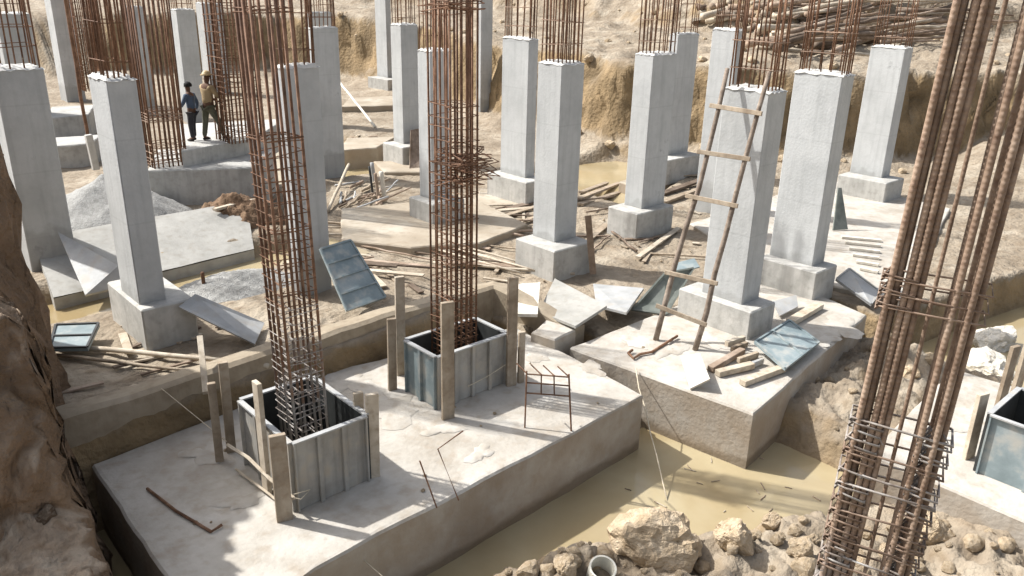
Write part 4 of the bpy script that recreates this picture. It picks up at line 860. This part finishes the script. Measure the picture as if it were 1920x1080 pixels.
for i in range(60):
    x, y = random.uniform(620, 1640), random.uniform(400, 640); c = G(x, y, .02)
    if c.y < 9.2 and c.x < 13.5: continue
    r = random.uniform(.015, .05); c.z += r*.2; rock(ROCK[4 + i % 5], c, (r, r, r*.8), 'small clod on the dusty ground between the middle footings', 'clod', eg, 'clod')
sg = 'wood scraps scattered on the ground'
for i in range(70):
    x, y = random.choice([(random.uniform(620, 1000), random.uniform(470, 545)), (random.uniform(1090, 1260), random.uniform(360, 500)), (random.uniform(900, 1000), random.uniform(390, 440)), (random.uniform(1180, 1330), random.uniform(300, 480)), (random.uniform(110, 420), random.uniform(600, 740)), (random.uniform(620, 760), random.uniform(250, 330))])
    c = G(x, y, .03)
    if c.y < 9.3 and c.x < 13: continue
    an = random.uniform(0, 3.14); L_ = random.uniform(.15, .8); d = Vector((math.cos(an), math.sin(an), random.uniform(-.05, .05)))*L_/2
    board('wood_scrap', 'scrap of wood lying on the dusty ground between the columns', c - d, c + d, random.uniform(.03, .12), .025, random.choice([m_wood, m_woodp, m_woodd]), 'scrap', sg)
# ------------------------------------------------------------------ heaps
def heap(name, label, c, rx, ry, hz, m, n=40, rough=.12, kind='stuff'):
    V = []; Fc = []
    for j in range(n+1):
        for i in range(n+1):
            u, v = -1 + 2*i/n, -1 + 2*j/n; d = math.hypot(u, v)
            h = max(0, 1-d)**.85 * hz; q = mnoise.noise(Vector((u*4+c[0], v*4+c[1], 0)))*.5 + mnoise.noise(Vector((u*11, v*11, c[0])))*.5
            V.append((u*rx, v*ry, h + q*rough*hz*(1 if d < 1 else 0) - (.12 if d >= .97 else 0)))
    for j in range(n):
        for i in range(n): Fc.append((j*(n+1)+i, j*(n+1)+i+1, (j+1)*(n+1)+i+1, (j+1)*(n+1)+i))
    return tag(link_mesh(name, mk(V, Fc, True), m, None, c), label, 'heap', kind=kind)
heap('gravel_heap', 'pale grey gravel heap left of the left column, in front of the block', (4.6, 17.0, .3), 1.7, 1.5, 1.0, m_gravel, rough=.10)
p = G(455, 545); heap('gravel_heap', 'grey gravel heap behind the foot of the near cage', (p.x, p.y+.2, p.z-.05), 1.1, .8, .30, m_gravel, rough=.2)
p = P(440, 400, .5); heap('soil_heap', 'dark brown soil heap toned like the shaded hole behind the near cage', (p.x, p.y, .35), 1.0, .9, .6, m_soil, rough=.4)  # dark heap put where the shaded cavity lies; its shade is in the colour
# ------------------------------------------------------------------ people
def skin(name, verts, edges, radii, m, parent=None, loc=(0, 0, 0), root=0, sub=1):
    me = bpy.data.meshes.new(name); me.from_pydata(verts, edges, []); me.materials.append(m)
    o = bpy.data.objects.new(name, me); COL.objects.link(o); o.location = loc
    if parent: o.parent = parent
    md = o.modifiers.new('skin', 'SKIN'); md.use_smooth_shade = True
    for i, r in enumerate(radii):
        v = me.skin_vertices[0].data[i]; rx, ry = r if isinstance(r, tuple) else (r, r); v.radius = (rx, ry); v.use_root = i == root
    if sub:
        s2 = o.modifiers.new('sub', 'SUBSURF'); s2.levels = sub; s2.render_levels = sub
    return o
def person(label, loc, face, legs, arms, shirt, trousers, headgear, lean=.0):
    """legs: (foot forward offset, ...) left/right; arms: (elbow, wrist) per side in body coordinates (x right, y forward)"""
    t = empty('person', loc, label, 'person'); t.rotation_euler = (0, 0, face)
    hipz = .90; tz = 1.0
    pel = (0, 0, .94); chest = (0, lean*.5, 1.25); nk = (0, lean*.8, 1.47); hd0 = (0, lean*.95 + .015, 1.57); hd1 = (0, lean + .025, 1.70)
    V = [pel, (0, lean*.25, 1.08), chest, (0, lean*.7, 1.40), nk, hd0, hd1]; E = [(0,1),(1,2),(2,3),(3,4),(4,5),(5,6)]; Rr = [(.145,.10), (.135,.09), (.16,.105), (.13,.085), .05, (.072,.088), (.066,.078)]
    legV = []; armV = []
    for sd, (fy, fx) in zip((-1, 1), legs):
        k = len(V); V += [(sd*.09, 0, .86), (sd*.10+fx*.5, fy*.55+.03, .49), (sd*.10+fx, fy, .09), (sd*.11+fx*1.1, fy+.15, .035)]
        E += [(0, k), (k, k+1), (k+1, k+2), (k+2, k+3)]; Rr += [.085, .06, .042, (.04, .028)]; legV.append(V[k:k+4])
    for sd, (el, wr) in zip((-1, 1), arms):
        k = len(V); sh = (sd*.175, lean*.7, 1.39); V += [sh, el, wr]; E += [(3, k), (k, k+1), (k+1, k+2)]; Rr += [.058, .045, .033]; armV.append([sh, el, wr])
        d = (Vector(wr)-Vector(el)).normalized(); pl = Vector(wr) + d*.07; k2 = len(V); V.append(tuple(pl)); E.append((k+2, k2)); Rr.append((.038, .02))
        sdv = d.cross(Vector((0, 1, .2))).normalized()
        for f in range(4):
            q = pl + sdv*(.028-.019*f); L = (.068, .08, .075, .06)[f]; k3 = len(V)
            V += [tuple(q + d*L*.5), tuple(q + d*L + Vector((0, .018, 0)))]; E += [(k2, k3), (k3, k3+1)]; Rr += [.010, .008]
        k3 = len(V); V += [tuple(Vector(wr) + d*.04 + sdv*.045 + Vector((0, .02, 0))), tuple(Vector(wr) + d*.085 + sdv*.055 + Vector((0, .03, 0)))]; E += [(k+2, k3), (k3, k3+1)]; Rr += [.011, .009]
    skin('body', V, E, Rr, m_skin, t)
    # face: nose, eyes, ears
    hc = Vector((0, lean + .02, 1.645)); fb = MB()
    fb.tube([hc + Vector((0, .075, .02)), hc + Vector((0, .105, -.025))], .010, 6, .016)
    link_mesh('nose', fb.mesh(True), m_skin, t); 
    for sd in (-1, 1):
        link_mesh('ear', MB().tube([hc + Vector((sd*.072, 0, .03)), hc + Vector((sd*.085, -.01, .0)), hc + Vector((sd*.072, 0, -.03))], .012, 6).mesh(True), m_skin, t)
        link_mesh('eye', MB().tube([hc + Vector((sd*.03, .07, .01)), hc + Vector((sd*.03, .088, .01))], .010, 6).mesh(True), m_hair, t)
    link_mesh('mouth', MB().tube([hc + Vector((-.025, .082, -.055)), hc + Vector((0, .09, -.055)), hc + Vector((.025, .082, -.055))], .006, 5).mesh(True), m_hair, t)
    # shirt
    V2 = [(0, 0, .92), (0, lean*.25, 1.08), chest, (0, lean*.7, 1.41)]; E2 = [(0,1),(1,2),(2,3)]; R2_ = [(.17,.125), (.16,.115), (.18,.125), (.135,.095)]
    for a in armV:
        k = len(V2); mid = tuple(Vector(a[1]).lerp(Vector(a[2]), .75)); V2 += [a[0], a[1], mid]; E2 += [(3, k), (k, k+1), (k+1, k+2)]; R2_ += [.075, .06, .05]
    skin('shirt', V2, E2, R2_, shirt, t)
    V3 = [(0, 0, .97)]; E3 = []; R3 = [(.165, .12)]
    for l in legV:
        k = len(V3); V3 += l[:3]; E3 += [(0, k), (k, k+1), (k+1, k+2)]; R3 += [.105, .078, .062]
    skin('trousers', V3, E3, R3, trousers, t)
    for l in legV:
        a, b = Vector(l[2]), Vector(l[3]); skin('shoe', [tuple(a + Vector((0, -.05, -.045))), tuple(b + Vector((0, -.06, .008))), tuple(b + Vector((0, .04, .0)))], [(0,1),(1,2)], [(.042,.045), (.05,.04), (.04,.028)], m_shoe, t)
    bm = bmesh.new(); bmesh.ops.create_uvsphere(bm, u_segments=16, v_segments=10, radius=1)
    hat = headgear == 'hat'
    for v in bm.verts:
        z0 = v.co.z; v.co = Vector((v.co.x*.105, v.co.y*.125, max(z0, -.05 if hat else -.35)*.115))
        if hat and z0 <= .02: v.co.x *= 1.32; v.co.y *= 1.36
    me = bpy.data.meshes.new('head'); bm.to_mesh(me); bm.free()
    for pl in me.polygons: pl.use_smooth = True
    link_mesh('hard_hat' if hat else 'hair', me, m_hat if hat else m_hair, t, (0, lean + (.015 if hat else -.005), 1.685 if hat else 1.675))
    return t
BZ = 1.5
pa = P(366, 264, BZ); sc_ = 0
A = person('worker in blue shirt and dark trousers, bare headed, standing on the far footing block', pa, math.radians(35), [(0, 0), (.08, .02)], [((-.27, .10, 1.14), (-.22, .30, .98)), ((.30, -.02, 1.12), (.36, .08, .86))], m_bshirt, m_dkt, 'hair', .04)
pb = P(396, 263, BZ)
B = person('worker in tan top, olive trousers and cream hard hat stepping on the far block', pb, math.radians(-75), [(-.12, 0), (.32, .05)], [((-.26, .12, 1.15), (-.18, .34, 1.02)), ((.27, .14, 1.16), (.2, .36, 1.05))], m_tan, m_olive, 'hat', .05)
for o, py in ((A, 152), (B, 132)):
    hgt = zat(345 if o is A else 386, py, o.location) - BZ; k = hgt/1.8; o.scale = (k, k, k)
